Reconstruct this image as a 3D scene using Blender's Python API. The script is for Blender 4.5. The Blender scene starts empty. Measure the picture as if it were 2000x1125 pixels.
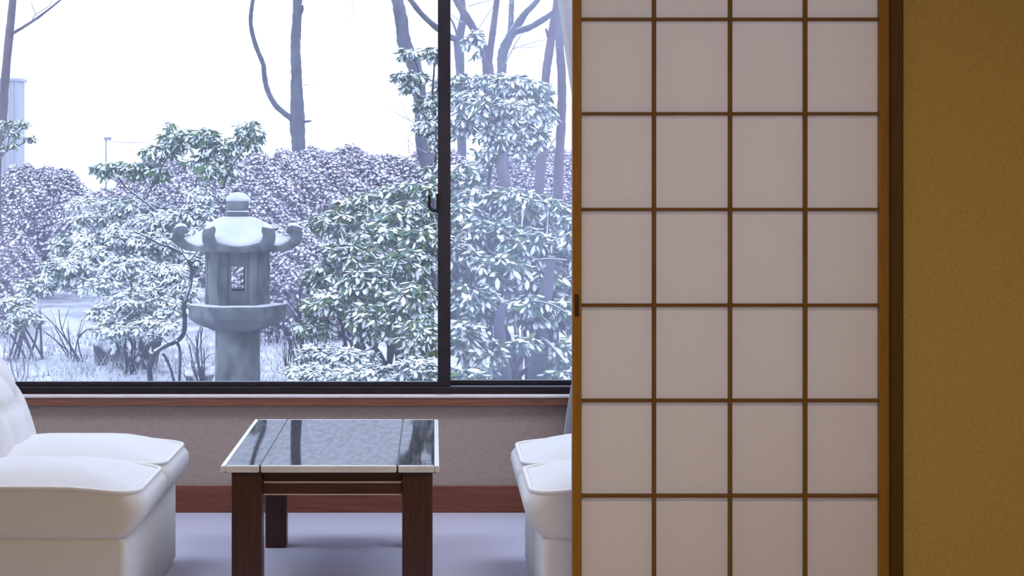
import bpy, bmesh, math, random
import numpy as np
from mathutils import Vector, Matrix

random.seed(7)
RNG = np.random.default_rng(11)
PI = math.pi
S = bpy.context.scene
COL = S.collection

# ------------------------------------------------------------------ camera
F_PX, VX, VY, EYE = 3900.0, 847.0, 345.0, 1.25      # focal length in pixels, vanishing point, eye height
cam_d = bpy.data.cameras.new('camera')
cam_d.sensor_width = 36.0
cam_d.lens = 36.0 * F_PX / 2000.0
cam_d.shift_x = (1000.0 - VX) / 2000.0
cam_d.shift_y = -(562.5 - VY) / 2000.0
cam_d.clip_start, cam_d.clip_end = 0.05, 400
cam = bpy.data.objects.new('camera', cam_d)
COL.objects.link(cam)
cam.location = (0, 0, EYE)
cam.rotation_euler = (PI / 2, 0, 0)
S.camera = cam

# ------------------------------------------------------------------ overcast snow sky
SKY = (2.15, 2.48, 3.30)
wd = bpy.data.worlds.new('overcast_sky')
S.world = wd
wd.use_nodes = True
bg = wd.node_tree.nodes['Background']
bg.inputs['Color'].default_value = (SKY[0] / SKY[2], SKY[1] / SKY[2], 1.0, 1)
bg.inputs['Strength'].default_value = SKY[2]

# ------------------------------------------------------------------ exposure
S.view_settings.view_transform = 'Standard'
S.view_settings.look = 'None'
S.view_settings.gamma = 1.0
S.view_settings.use_curve_mapping = False
S.view_settings.exposure = 0.0
LAMP_WATTS = 66.0
LAMP_COL = (1.0, 0.83, 0.62)
FILL_WATTS = 38.0
FILL_COL = (0.72, 0.81, 1.0)

try:
    S.cycles.use_denoising = True
    S.cycles.max_bounces = 7
    S.cycles.diffuse_bounces = 4
    S.cycles.transparent_max_bounces = 8
except Exception:
    pass

# ------------------------------------------------------------------ places
Y_WALL = 7.443        # inner face of the window wall
Y_WIN = 7.60          # window sashes
Y_SH = 4.875          # front face of the paper door
Z_G = -0.30           # garden ground


def P(px, py, d):
    """a point at distance d whose direction is given in photo pixels"""
    s = F_PX / d
    return Vector(((px - VX) / s, d, EYE - (py - VY) / s))


# ------------------------------------------------------------------ object helpers
def tag(o, label=None, cat=None, group=None, kind=None):
    if label: o['label'] = label
    if cat: o['category'] = cat
    if group: o['group'] = group
    if kind: o['kind'] = kind
    return o


def empty(name, loc=(0, 0, 0), rz=0.0):
    o = bpy.data.objects.new(name, None)
    COL.objects.link(o)
    o.location = loc
    o.rotation_euler = (0, 0, rz)
    o.empty_display_size = 0.05
    return o


def link(name, me, parent=None, mats=()):
    for m in mats:
        me.materials.append(m)
    o = bpy.data.objects.new(name, me)
    COL.objects.link(o)
    if parent is not None:
        o.parent = parent
    return o


def obj(name, bm, mat, parent=None, smooth=False):
    me = bpy.data.meshes.new(name)
    bmesh.ops.recalc_face_normals(bm, faces=bm.faces)
    bm.to_mesh(me)
    bm.free()
    if smooth:
        me.polygons.foreach_set('use_smooth', [True] * len(me.polygons))
    mats = mat if isinstance(mat, (list, tuple)) else (mat,)
    return link(name, me, parent, mats)


def box(bm, x0, x1, y0, y1, z0, z1, bev=0.0, seg=2):
    r = bmesh.ops.create_cube(bm, size=1.0)
    vs = r['verts']
    for v in vs:
        v.co = Vector(((x0 + x1) / 2 + v.co.x * (x1 - x0), (y0 + y1) / 2 + v.co.y * (y1 - y0), (z0 + z1) / 2 + v.co.z * (z1 - z0)))
    if bev > 0:
        es = list({e for v in vs for e in v.link_edges})
        bmesh.ops.bevel(bm, geom=es, offset=bev, segments=seg, affect='EDGES', profile=0.5)
    return bm


def boxo(name, x0, x1, y0, y1, z0, z1, mat, parent=None, bev=0.0, seg=2):
    return obj(name, box(bmesh.new(), x0, x1, y0, y1, z0, z1, bev, seg), mat, parent)


def loft(bm, rings, cap0=True, cap1=True, closed=True):
    """rings: lists of points with equal count"""
    vr = [[bm.verts.new(p) for p in r] for r in rings]
    n = len(rings[0])
    for a, b in zip(vr[:-1], vr[1:]):
        for i in range(n if closed else n - 1):
            j = (i + 1) % n
            bm.faces.new((a[i], a[j], b[j], b[i]))
    if cap0: bm.faces.new(list(reversed(vr[0])))
    if cap1: bm.faces.new(vr[-1])
    return vr


def smooth_path(pts, rad, sub=4):
    """Catmull-Rom through pts with radii"""
    pts = [Vector(p) for p in pts]
    n = len(pts)
    if n < 3:
        sub = max(sub, 2)
    op, orad = [], []
    for i in range(n - 1):
        p0, p1, p2, p3 = pts[max(i - 1, 0)], pts[i], pts[i + 1], pts[min(i + 2, n - 1)]
        for k in range(sub):
            t = k / sub
            t2, t3 = t * t, t * t * t
            q = 0.5 * ((2 * p1) + (-p0 + p2) * t + (2 * p0 - 5 * p1 + 4 * p2 - p3) * t2 + (-p0 + 3 * p1 - 3 * p2 + p3) * t3)
            op.append(q)
            orad.append(rad[i] * (1 - t) + rad[i + 1] * t)
    op.append(pts[-1])
    orad.append(rad[-1])
    return op, orad


def tube(bm, pts, rad, seg=8, sub=4, knob=0.0, closed=False):
    if closed:
        op, orad = [Vector(p) for p in pts], list(rad)
    else:
        op, orad = smooth_path(pts, rad, sub) if sub > 1 else ([Vector(p) for p in pts], list(rad))
    n = len(op)
    rings = []
    prev = None
    for i in range(n):
        if closed:
            t = (op[(i + 1) % n] - op[i - 1]).normalized()
        else:
            t = (op[min(i + 1, n - 1)] - op[max(i - 1, 0)]).normalized()
        if prev is None:
            a = Vector((0, 0, 1)) if abs(t.z) < 0.9 else Vector((1, 0, 0))
            u = t.cross(a).normalized()
        else:
            u = (prev - t * prev.dot(t)).normalized()
        prev = u
        v = t.cross(u)
        r = orad[i] * (1 + random.uniform(-knob, knob))
        rings.append([op[i] + (u * math.cos(2 * PI * k / seg) + v * math.sin(2 * PI * k / seg)) * r * (1 + random.uniform(-knob, knob) * 0.7) for k in range(seg)])
    if closed:
        vr = loft(bm, rings, False, False)
        a, b = vr[-1], vr[0]
        for i in range(seg):
            j = (i + 1) % seg
            bm.faces.new((a[i], a[j], b[j], b[i]))
    else:
        loft(bm, rings)
    return bm


# ------------------------------------------------------------------ materials
def new_mat(name):
    m = bpy.data.materials.new(name)
    m.use_nodes = True
    nt = m.node_tree
    return m, nt, nt.nodes['Principled BSDF']


def N(nt, kind, **kw):
    n = nt.nodes.new(kind)
    for k, v in kw.items():
        setattr(n, k, v)
    return n


def ramp(nt, fac, stops):
    r = N(nt, 'ShaderNodeValToRGB')
    el = r.color_ramp.elements
    while len(el) < len(stops):
        el.new(0.5)
    for e, (p, c) in zip(el, stops):
        e.position = p
        e.color = (*c, 1) if len(c) == 3 else c
    nt.links.new(fac, r.inputs['Fac'])
    return r.outputs['Color']


def noise(nt, scale, detail=4, rough=0.55, coord='Object', stretch=None):
    tc = N(nt, 'ShaderNodeTexCoord')
    src = tc.outputs[coord]
    if stretch:
        mp = N(nt, 'ShaderNodeMapping')
        mp.inputs['Scale'].default_value = stretch
        nt.links.new(src, mp.inputs['Vector'])
        src = mp.outputs['Vector']
    n = N(nt, 'ShaderNodeTexNoise')
    n.inputs['Scale'].default_value = scale
    n.inputs['Detail'].default_value = detail
    n.inputs['Roughness'].default_value = rough
    nt.links.new(src, n.inputs['Vector'])
    return n.outputs['Fac']


def bump(nt, b, height, strength=0.3, dist=0.01):
    bp = N(nt, 'ShaderNodeBump')
    bp.inputs['Strength'].default_value = strength
    bp.inputs['Distance'].default_value = dist
    nt.links.new(height, bp.inputs['Height'])
    nt.links.new(bp.outputs['Normal'], b.inputs['Normal'])


def mottled(name, c0, c1, scale=20, rough=0.7, bump_s=0.0, bump_d=0.005, stretch=None, spec=0.3, detail=4, lo=0.35, hi=0.65):
    m, nt, b = new_mat(name)
    f = noise(nt, scale, detail, stretch=stretch)
    nt.links.new(ramp(nt, f, [(lo, c0), (hi, c1)]), b.inputs['Base Color'])
    b.inputs['Roughness'].default_value = rough
    b.inputs['Specular IOR Level'].default_value = spec
    if bump_s:
        bump(nt, b, f, bump_s, bump_d)
    return m


def snowy(name, c0, c1, scale=12, lo=0.45, hi=0.75, snow=(0.62, 0.63, 0.66), rough=0.8, stretch=None, bs=0.4, bd=0.01):
    """bark or stone with snow lying on what faces up"""
    m, nt, b = new_mat(name)
    f = noise(nt, scale, 5, stretch=stretch)
    base = ramp(nt, f, [(0.32, c0), (0.68, c1)])
    g = N(nt, 'ShaderNodeNewGeometry')
    sx = N(nt, 'ShaderNodeSeparateXYZ')
    nt.links.new(g.outputs['Normal'], sx.inputs['Vector'])
    f2 = noise(nt, scale * 0.8, 3)
    ma = N(nt, 'ShaderNodeMath', operation='MULTIPLY_ADD')
    nt.links.new(f2, ma.inputs[0])
    ma.inputs[1].default_value = 0.7
    nt.links.new(sx.outputs['Z'], ma.inputs[2])
    mr = N(nt, 'ShaderNodeMapRange')
    mr.inputs['From Min'].default_value = lo + 0.35
    mr.inputs['From Max'].default_value = hi + 0.35
    nt.links.new(ma.outputs[0], mr.inputs['Value'])
    mx = N(nt, 'ShaderNodeMix', data_type='RGBA')
    nt.links.new(mr.outputs['Result'], mx.inputs['Factor'])
    nt.links.new(base, mx.inputs['A'])
    mx.inputs['B'].default_value = (*snow, 1)
    nt.links.new(mx.outputs['Result'], b.inputs['Base Color'])
    b.inputs['Roughness'].default_value = rough
    b.inputs['Specular IOR Level'].default_value = 0.15
    bump(nt, b, f, bs, bd)
    return m


M = {}
M['snow'] = mottled('snow', (0.44, 0.455, 0.475), (0.52, 0.53, 0.55), 6, 0.9, 0.5, 0.03, spec=0.1)
M['ground'] = mottled('snowy_ground', (0.36, 0.34, 0.39), (0.66, 0.67, 0.71), 3.0, 0.9, 0.8, 0.06, spec=0.1, detail=8, lo=0.36, hi=0.52)
M['stone'] = mottled('weathered_stone', (0.034, 0.042, 0.038), (0.15, 0.158, 0.155), 7, 0.9, 1.0, 0.03, detail=10, spec=0.15, stretch=(1, 1, 0.5), lo=0.38, hi=0.62)
M['stone_roof'] = snowy('snowy_lantern_stone', (0.04, 0.047, 0.046), (0.145, 0.152, 0.155), 8, 0.42, 0.60)
M['bark'] = snowy('grey_bark', (0.060, 0.060, 0.076), (0.125, 0.123, 0.15), 9, 0.5, 0.85, stretch=(1, 1, 0.35))
M['bark_red'] = snowy('reddish_bark', (0.075, 0.056, 0.068), (0.14, 0.108, 0.128), 9, 0.5, 0.85, stretch=(1, 1, 0.35))
M['twig'] = snowy('dark_twig', (0.022, 0.019, 0.028), (0.05, 0.043, 0.058), 14, 0.5, 0.8)
M['twig_pale'] = snowy('pale_twig', (0.10, 0.088, 0.115), (0.16, 0.145, 0.18), 14, 0.3, 0.6)
M['rock'] = snowy('garden_rock', (0.04, 0.036, 0.046), (0.08, 0.075, 0.09), 7, 0.15, 0.4)


def leaf_mat(name, col, tr=0.25):
    m, nt, b = new_mat(name)
    f = noise(nt, 14, 3)
    dk = tuple(c * 0.65 for c in col)
    nt.links.new(ramp(nt, f, [(0.35, dk), (0.65, col)]), b.inputs['Base Color'])
    b.inputs['Roughness'].default_value = 0.5
    b.inputs['Specular IOR Level'].default_value = 0.3
    return m


M['leaf_green'] = leaf_mat('leaf_green', (0.072, 0.160, 0.020))
M['leaf_blue'] = leaf_mat('leaf_blue_green', (0.050, 0.128, 0.075))
M['leaf_pale'] = leaf_mat('leaf_pale_green', (0.12, 0.215, 0.16))
M['leaf_olive'] = leaf_mat('leaf_olive', (0.13, 0.155, 0.045))
M['leaf_yellow'] = leaf_mat('leaf_yellow', (0.24, 0.20, 0.04))
M['azalea'] = leaf_mat('azalea_purple', (0.27, 0.19, 0.28))
M['azalea_grey'] = leaf_mat('azalea_grey', (0.23, 0.205, 0.275))
M['azalea_red'] = leaf_mat('azalea_red', (0.38, 0.235, 0.30))
M['leaf_snow'] = mottled('leaf_snow', (0.74, 0.76, 0.78), (0.82, 0.835, 0.85), 25, 0.9, 0.3, 0.004, spec=0.1)


def wood(name, c0, c1, axis='z', rough=0.5, spec=0.35, scale=9, bs=0.1):
    st = {'z': (14, 14, 0.7), 'x': (0.7, 14, 14), 'y': (14, 0.7, 14)}[axis]
    return mottled(name, c0, c1, scale, rough, bs, 0.002, stretch=st, spec=spec, detail=6, lo=0.3, hi=0.7)


M['wood_v'] = wood('cedar_upright', (0.27, 0.125, 0.017), (0.36, 0.175, 0.030), 'z')
M['lattice_v'] = wood('lattice_upright', (0.15, 0.070, 0.016), (0.21, 0.102, 0.026), 'z')
M['lattice_h'] = wood('lattice_cross', (0.15, 0.070, 0.016), (0.21, 0.102, 0.026), 'x')
M['wood_h'] = wood('cedar_bar', (0.21, 0.100, 0.016), (0.29, 0.145, 0.028), 'x')
M['post'] = wood('dark_post_wood', (0.065, 0.028, 0.002), (0.10, 0.045, 0.004), 'z', 0.45)
M['pull'] = mottled('finger_pull_dark', (0.04, 0.018, 0.006), (0.06, 0.028, 0.01), 30, 0.5)
M['sill'] = wood('red_brown_sill', (0.15, 0.058, 0.036), (0.26, 0.11, 0.065), 'x', 0.4)
M['sill_highlight'] = mottled('painted_sill_highlight', (0.62, 0.55, 0.52), (0.70, 0.64, 0.60), 20, 0.35)
M['skirt'] = wood('red_skirting', (0.13, 0.036, 0.022), (0.20, 0.065, 0.038), 'x', 0.45)
M['wall'] = mottled('taupe_plaster', (0.34, 0.265, 0.225), (0.385, 0.305, 0.265), 70, 0.95, 0.15, 0.002, spec=0.1)
M['cream'] = mottled('cream_plaster', (0.58, 0.54, 0.48), (0.63, 0.59, 0.53), 70, 0.95, 0.1, 0.002, spec=0.1)
M['white_plaster'] = mottled('white_plaster', (0.76, 0.75, 0.73), (0.80, 0.79, 0.77), 60, 0.95, 0.1, 0.002, spec=0.1)
M['ochre'] = mottled('ochre_plaster', (0.45, 0.32, 0.11), (0.51, 0.37, 0.135), 130, 0.97, 0.25, 0.002, spec=0.05, detail=6)
M['ceiling'] = wood('ceiling_boards', (0.34, 0.23, 0.12), (0.44, 0.31, 0.17), 'x', 0.6)
M['carpet'] = mottled('lavender_carpet', (0.50, 0.47, 0.56), (0.60, 0.565, 0.66), 160, 1.0, 0.6, 0.004, spec=0.05, detail=5)
M['tatami'] = mottled('tatami_straw', (0.34, 0.29, 0.14), (0.44, 0.38, 0.20), 8, 0.8, 0.2, 0.002, stretch=(60, 3, 1))
M['alu'] = mottled('dark_bronze_frame', (0.016, 0.012, 0.018), (0.026, 0.020, 0.028), 30, 0.4, spec=0.4)
M['latch'] = mottled('black_latch', (0.006, 0.006, 0.008), (0.012, 0.012, 0.014), 30, 0.4)
M['fabric'] = mottled('white_upholstery', (0.68, 0.665, 0.66), (0.73, 0.715, 0.71), 260, 0.95, 0.25, 0.0015, spec=0.1, detail=3)
M['piping'] = mottled('upholstery_piping', (0.78, 0.76, 0.75), (0.82, 0.80, 0.79), 200, 0.9, spec=0.1)
M['table_wood'] = wood('dark_table_wood', (0.042, 0.014, 0.010), (0.085, 0.028, 0.018), 'z', 0.35, 0.4)
M['table_rail'] = wood('dark_table_rail', (0.042, 0.014, 0.010), (0.085, 0.028, 0.018), 'x', 0.35, 0.4)
M['highlight_bead'] = wood('painted_highlight_bead', (0.55, 0.42, 0.33), (0.66, 0.52, 0.42), 'x', 0.3)
M['line'] = mottled('dark_inlay', (0.012, 0.01, 0.016), (0.02, 0.016, 0.022), 20, 0.5)
M['rim'] = mottled('pale_table_edge', (0.70, 0.69, 0.66), (0.78, 0.77, 0.74), 12, 0.18, spec=0.6)
M['concrete'] = mottled('pale_concrete', (0.29, 0.295, 0.32), (0.31, 0.315, 0.34), 1.2, 0.9)
M['pole'] = mottled('pale_pole', (0.22, 0.225, 0.24), (0.25, 0.255, 0.27), 3, 0.7)
M['shade'] = mottled('lamp_metal', (0.5, 0.45, 0.36), (0.55, 0.5, 0.4), 10, 0.5)


def glossy_top():
    m, nt, b = new_mat('polished_table_panel')
    out = nt.nodes['Material Output']
    f = noise(nt, 5, 5, stretch=(14, 1, 1))
    nt.links.new(ramp(nt, f, [(0.3, (0.035, 0.03, 0.034)), (0.7, (0.06, 0.052, 0.056))]), b.inputs['Base Color'])
    b.inputs['Roughness'].default_value = 0.6
    b.inputs['Specular IOR Level'].default_value = 0.0
    gl = N(nt, 'ShaderNodeBsdfGlossy')
    gl.inputs['Roughness'].default_value = 0.03
    f2 = noise(nt, 55, 3, stretch=(1, 0.25, 1))
    mr = N(nt, 'ShaderNodeMapRange')
    mr.inputs['From Min'].default_value = 0.35
    mr.inputs['From Max'].default_value = 0.65
    mr.inputs['To Min'].default_value = 0.185
    mr.inputs['To Max'].default_value = 0.245
    nt.links.new(f2, mr.inputs['Value'])
    mx = N(nt, 'ShaderNodeMixShader')
    nt.links.new(mr.outputs['Result'], mx.inputs[0])
    nt.links.new(b.outputs[0], mx.inputs[1])
    nt.links.new(gl.outputs[0], mx.inputs[2])
    nt.links.new(mx.outputs[0], out.inputs['Surface'])
    return m


M['table_panel'] = glossy_top()


def paper_mat(name, c0, c1, trans):
    m, nt, b = new_mat(name)
    out = nt.nodes['Material Output']
    f = noise(nt, 90, 6)
    col = ramp(nt, f, [(0.3, c0), (0.7, c1)])
    nt.nodes.remove(b)
    d = N(nt, 'ShaderNodeBsdfDiffuse')
    t = N(nt, 'ShaderNodeBsdfTranslucent')
    mx = N(nt, 'ShaderNodeMixShader')
    mx.inputs[0].default_value = trans
    nt.links.new(col, d.inputs['Color'])
    nt.links.new(col, t.inputs['Color'])
    nt.links.new(d.outputs[0], mx.inputs[1])
    nt.links.new(t.outputs[0], mx.inputs[2])
    nt.links.new(mx.outputs[0], out.inputs['Surface'])
    return m


M['paper'] = paper_mat('shoji_paper', (0.80, 0.745, 0.72), (0.82, 0.765, 0.74), 0.45)
M['curtain'] = paper_mat('pale_curtain', (0.60, 0.59, 0.63), (0.66, 0.65, 0.69), 0.3)


def glass_mat(name, veil, veil_col):
    """window pane: clear, a fresnel reflection, and a thin veil standing in for garden haze and pane mist"""
    m, nt, b = new_mat(name)
    out = nt.nodes['Material Output']
    nt.nodes.remove(b)
    tr = N(nt, 'ShaderNodeBsdfTransparent')
    tr.inputs['Color'].default_value = (0.97, 0.98, 1.0, 1)
    gl = N(nt, 'ShaderNodeBsdfGlossy')
    gl.inputs['Roughness'].default_value = 0.0
    fr = N(nt, 'ShaderNodeFresnel')
    fr.inputs['IOR'].default_value = 1.45
    m1 = N(nt, 'ShaderNodeMixShader')
    nt.links.new(fr.outputs[0], m1.inputs[0])
    nt.links.new(tr.outputs[0], m1.inputs[1])
    nt.links.new(gl.outputs[0], m1.inputs[2])
    tl = N(nt, 'ShaderNodeBsdfTranslucent')
    tl.inputs['Color'].default_value = (*veil_col, 1)
    m2 = N(nt, 'ShaderNodeMixShader')
    f = noise(nt, 1.6, 3)
    mr = N(nt, 'ShaderNodeMapRange')
    mr.inputs['From Min'].default_value = 0.3
    mr.inputs['From Max'].default_value = 0.7
    mr.inputs['To Min'].default_value = veil * 0.85
    mr.inputs['To Max'].default_value = veil * 1.15
    nt.links.new(f, mr.inputs['Value'])
    nt.links.new(mr.outputs['Result'], m2.inputs[0])
    nt.links.new(m1.outputs[0], m2.inputs[1])
    nt.links.new(tl.outputs[0], m2.inputs[2])
    nt.links.new(m2.outputs[0], out.inputs['Surface'])
    return m


M['glass'] = glass_mat('clear_pane', 0.048, (0.74, 0.82, 0.98))  # veil colour carries the lavender haze of the garden
M['glass_mist'] = glass_mat('misted_pane', 0.095, (0.72, 0.76, 0.95))


def lamp_mat(name, col):
    m, nt, b = new_mat(name)
    b.inputs['Base Color'].default_value = (0.8, 0.76, 0.66, 1)
    b.inputs['Emission Color'].default_value = (*col, 1)
    b.inputs['Emission Strength'].default_value = 4.0
    return m


M['lamp'] = lamp_mat('lamp_diffuser', LAMP_COL)
M['fill_panel'] = lamp_mat('added_fill_diffuser', FILL_COL)

# ================================================================== THE SETTING
X0, X1 = -2.7, 2.5          # room sides
ZC = 2.62                   # ceiling
YB = -1.6                   # wall behind the camera
WX0, WX1, WZ0, WZ1 = -2.62, 2.42, 0.43, 2.55     # window opening


def structure(o):
    o['kind'] = 'structure'
    return o


structure(boxo('floor', X0, X1, Y_SH + 0.10, Y_WALL + 0.2, -0.12, 0.0, M['carpet']))
structure(boxo('floor_tatami', X0, X1, YB, Y_SH - 0.06, -0.12, 0.0, M['tatami']))
structure(boxo('trim_threshold', X0, X1, Y_SH - 0.06, Y_SH + 0.10, -0.12, -0.001, M['wood_h']))
structure(boxo('ceiling', X0 - 0.15, X1 + 0.15, YB - 0.15, Y_SH + 0.09, ZC, ZC + 0.1, M['ceiling']))
structure(boxo('ceiling_sunroom', X0 - 0.15, X1 + 0.15, Y_SH + 0.09, Y_WALL + 0.35, ZC, ZC + 0.1, M['white_plaster']))
EY0, EY1, EZ0, EZ1 = Y_SH + 0.30, Y_WALL - 0.12, 0.30, 2.50      # added glazed ends, unseen, to let more daylight into the sunroom
for nm, xa, xb in (('wall_left', X0 - 0.15, X0), ('wall_right', X1, X1 + 0.15)):
    bm = bmesh.new()
    box(bm, xa, xb, YB - 0.15, EY0, -0.12, ZC)
    box(bm, xa, xb, EY1, Y_WALL + 0.2, -0.12, ZC)
    box(bm, xa, xb, EY0, EY1, -0.12, EZ0)
    box(bm, xa, xb, EY0, EY1, EZ1, ZC)
    structure(obj(nm, bm, M['cream']))
for nm, xc in (('added_window_2', X0 - 0.08), ('added_window_3', X1 + 0.08)):
    wn = structure(empty(nm, (xc, (EY0 + EY1) / 2, EZ0)))
    hy, hz = (EY1 - EY0) / 2, EZ1 - EZ0
    boxo('frame_rail', -0.04, 0.04, -hy, hy, 0, 0.04, M['alu'], wn)
    boxo('frame_rail', -0.04, 0.04, -hy, hy, hz - 0.04, hz, M['alu'], wn)
    for y in (-hy, -0.02, hy - 0.04):
        boxo('frame_stile', -0.04, 0.04, y, y + 0.04, 0.04, hz - 0.04, M['alu'], wn)
    for y0, y1 in ((-hy + 0.04, -0.02), (0.02, hy - 0.04)):
        boxo('glass_pane', -0.002, 0.002, y0, y1, 0.04, hz - 0.04, M['glass'], wn)
structure(boxo('wall_rear', X0, X1, YB - 0.15, YB, -0.12, ZC, M['ochre']))

bm = bmesh.new()
YO = Y_WALL + 0.2
box(bm, X0, X1, Y_WALL, YO, 0.0, WZ0 - 0.03)
box(bm, X0, X1, Y_WALL, YO, WZ1, ZC)
box(bm, X0, WX0, Y_WALL, YO, WZ0 - 0.03, WZ1)
box(bm, WX1, X1, Y_WALL, YO, WZ0 - 0.03, WZ1)
structure(obj('wall_back', bm, M['wall']))
structure(boxo('wall_outside_footing', X0, X1, Y_WALL + 0.12, YO, -0.5, -0.12, M['stone']))
structure(boxo('baseboard_back', X0, X1, Y_WALL - 0.018, Y_WALL, 0.0, 0.098, M['skirt'], bev=0.003))

# sill: red-brown board with a painted highlight where its top edge catches light
sill = structure(boxo('trim_sill', WX0 - 0.05, WX1 + 0.05, Y_WALL - 0.03, Y_WIN - 0.035, 0.3985, 0.428, M['sill'], bev=0.002))
boxo('highlight_strip', WX0 - 0.05, WX1 + 0.05, Y_WALL - 0.034, Y_WALL + 0.012, 0.4285, 0.4375, M['sill_highlight'], sill, bev=0.002)

# window: outer frame, two sliding sashes with panes, latch
win = structure(empty('window_1', (0, Y_WIN, WZ0)))


def wbox(name, x0, x1, y0, y1, z0, z1, mat, parent, bev=0.002):
    return obj(name, box(bmesh.new(), x0, x1, y0 - Y_WIN, y1 - Y_WIN, z0 - WZ0, z1 - WZ0, bev), mat, parent)


wbox('sill_rail', WX0, WX1, Y_WIN - 0.0345, Y_WIN + 0.10, WZ0 - 0.0295, WZ0 + 0.024, M['alu'], win)
wbox('head_rail', WX0, WX1, Y_WIN - 0.03, Y_WIN + 0.10, WZ1 - 0.03, WZ1, M['alu'], win)
wbox('jamb', WX0, WX0 + 0.03, Y_WIN - 0.03, Y_WIN + 0.10, WZ0 + 0.024, WZ1 - 0.03, M['alu'], win)
wbox('jamb', WX1 - 0.03, WX1, Y_WIN - 0.03, Y_WIN + 0.10, WZ0 + 0.024, WZ1 - 0.03, M['alu'], win)


def sash(xa, xb, y0, glass, stw_l, stw_r):
    z0, z1 = WZ0 + 0.0245, WZ1 - 0.031
    st = wbox('sash_stile', xa, xa + stw_l, y0, y0 + 0.03, z0, z1, M['alu'], win)
    wbox('sash_stile', xb - stw_r, xb, y0, y0 + 0.03, z0, z1, M['alu'], win)
    wbox('sash_rail', xa + stw_l, xb - stw_r, y0, y0 + 0.03, z0, z0 + 0.016, M['alu'], win)
    wbox('sash_rail', xa + stw_l, xb - stw_r, y0, y0 + 0.03, z1 - 0.04, z1, M['alu'], win)
    wbox('glass_pane', xa + stw_l - 0.004, xb - stw_r + 0.004, y0 + 0.013, y0 + 0.015, z0 + 0.012, z1 - 0.036, glass, win, 0)
    return st


XM0, XM1 = (855 - VX) * Y_WIN / F_PX, (880 - VX) * Y_WIN / F_PX
sash(WX0 + 0.031, XM1, Y_WIN - 0.01, M['glass'], 0.045, XM1 - XM0)
sash(XM0 + 0.004, WX1 - 0.031, Y_WIN + 0.045, M['glass_mist'], XM1 - XM0 - 0.006, 0.045)
# crescent latch on the meeting stile
lx = XM0
zl = EYE - (397 - VY) * Y_WIN / F_PX
la = wbox('latch_plate', lx - 0.006, lx + 0.006, Y_WIN - 0.024, Y_WIN - 0.0105, zl - 0.037, zl + 0.037, M['latch'], win)
bm = bmesh.new()
arc = [Vector((lx - 0.008 - 0.026 * math.sin(a), Y_WIN - 0.018, zl - 0.004 + 0.024 * math.cos(a))) - Vector((0, Y_WIN, WZ0)) for a in np.linspace(0.9, PI + 0.1, 9)]
tube(bm, arc, [0.0068] * 9, 8, 1)
obj('latch_lever', bm, M['latch'], la, True)
bm = bmesh.new()
box(bm, lx - 0.038, lx - 0.026, -0.024, -0.012, zl - WZ0 - 0.014, zl - WZ0 + 0.032, 0.003)
obj('latch_grip', bm, M['latch'], la)

# partition between the tatami room and the sunroom: posts, lintel, ochre plaster
XP0, XP1 = (1743 - VX) / 806.0, (1765 - VX) / 806.0
structure(boxo('trim_post', XP0, XP1, Y_SH - 0.035, Y_SH + 0.10, 0.0, ZC, M['post'], bev=0.002))
structure(boxo('wall_partition', XP1, X1, Y_SH - 0.015, Y_SH + 0.09, 0.0, ZC, M['ochre']))
structure(boxo('trim_post.001', -2.05, -1.95, Y_SH - 0.035, Y_SH + 0.10, 0.0, ZC, M['post'], bev=0.002))
structure(boxo('wall_partition.001', X0, -2.05, Y_SH - 0.015, Y_SH + 0.09, 0.0, ZC, M['ochre']))
structure(boxo('trim_lintel', -1.95, XP0, Y_SH - 0.035, Y_SH + 0.10, 1.985, 2.09, M['post'], bev=0.002))
structure(boxo('wall_transom', -1.95, XP0, Y_SH - 0.015, Y_SH + 0.09, 2.09, ZC, M['ochre']))

# ------------------------------------------------------------------ paper sliding door
SD = 800.0


def sx(px): return (px - VX) / SD
def sz(py): return EYE - (py - VY) / SD


DX0, DX1 = sx(1118), sx(1742.5)
DZ0, DZ1 = 0.004, 1.98
shoji = empty('shoji_door', ((DX0 + DX1) / 2, Y_SH, DZ0))
tag(shoji, 'sliding paper door with cedar lattice beside the ochre wall', 'sliding door')
SO = Vector(shoji.location)


def sbox(name, x0, x1, y0, y1, z0, z1, mat, parent=shoji, bev=0.0015):
    return obj(name, box(bmesh.new(), x0 - SO.x, x1 - SO.x, y0 - SO.y, y1 - SO.y, z0 - SO.z, z1 - SO.z, bev, 1), mat, parent)


XA, XB = sx(1136), sx(1718)
st0 = sbox('stile', DX0, XA, Y_SH, Y_SH + 0.034, DZ0, DZ1, M['wood_v'])
sbox('stile', XB, DX1, Y_SH, Y_SH + 0.034, DZ0, DZ1, M['wood_v'])
ROWS = [sz(y) for y in (1157, 970, 783.5, 597, 409.5, 222, 37, -150)]
zb, zt = 0.055, 1.93
sbox('rail', XA, XB, Y_SH, Y_SH + 0.034, DZ0, zb, M['wood_h'])
sbox('rail', XA, XB, Y_SH, Y_SH + 0.034, zt, DZ1, M['wood_h'])
COLS = [sx(1278.5), sx(1427.5), sx(1574.5)]
kw = 0.0048
for x in COLS:
    sbox('lattice_bar', x - kw, x + kw, Y_SH + 0.006, Y_SH + 0.024, zb, zt, M['lattice_v'], bev=0.0008)
edges = [XA] + COLS + [XB]
for z in ROWS:
    for i in range(4):
        a = edges[i] + (kw if i else 0)
        b = edges[i + 1] - (kw if i < 3 else 0)
        sbox('lattice_bar', a, b, Y_SH + 0.0075, Y_SH + 0.024, z - 0.0042, z + 0.0042, M['lattice_h'], bev=0.0008)
zr = [zb] + ROWS + [zt]
for i in range(4):
    for j in range(len(zr) - 1):
        sbox('paper_pane', edges[i], edges[i + 1], Y_SH + 0.0242, Y_SH + 0.0250, zr[j], zr[j + 1], M['paper'], bev=0)
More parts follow.
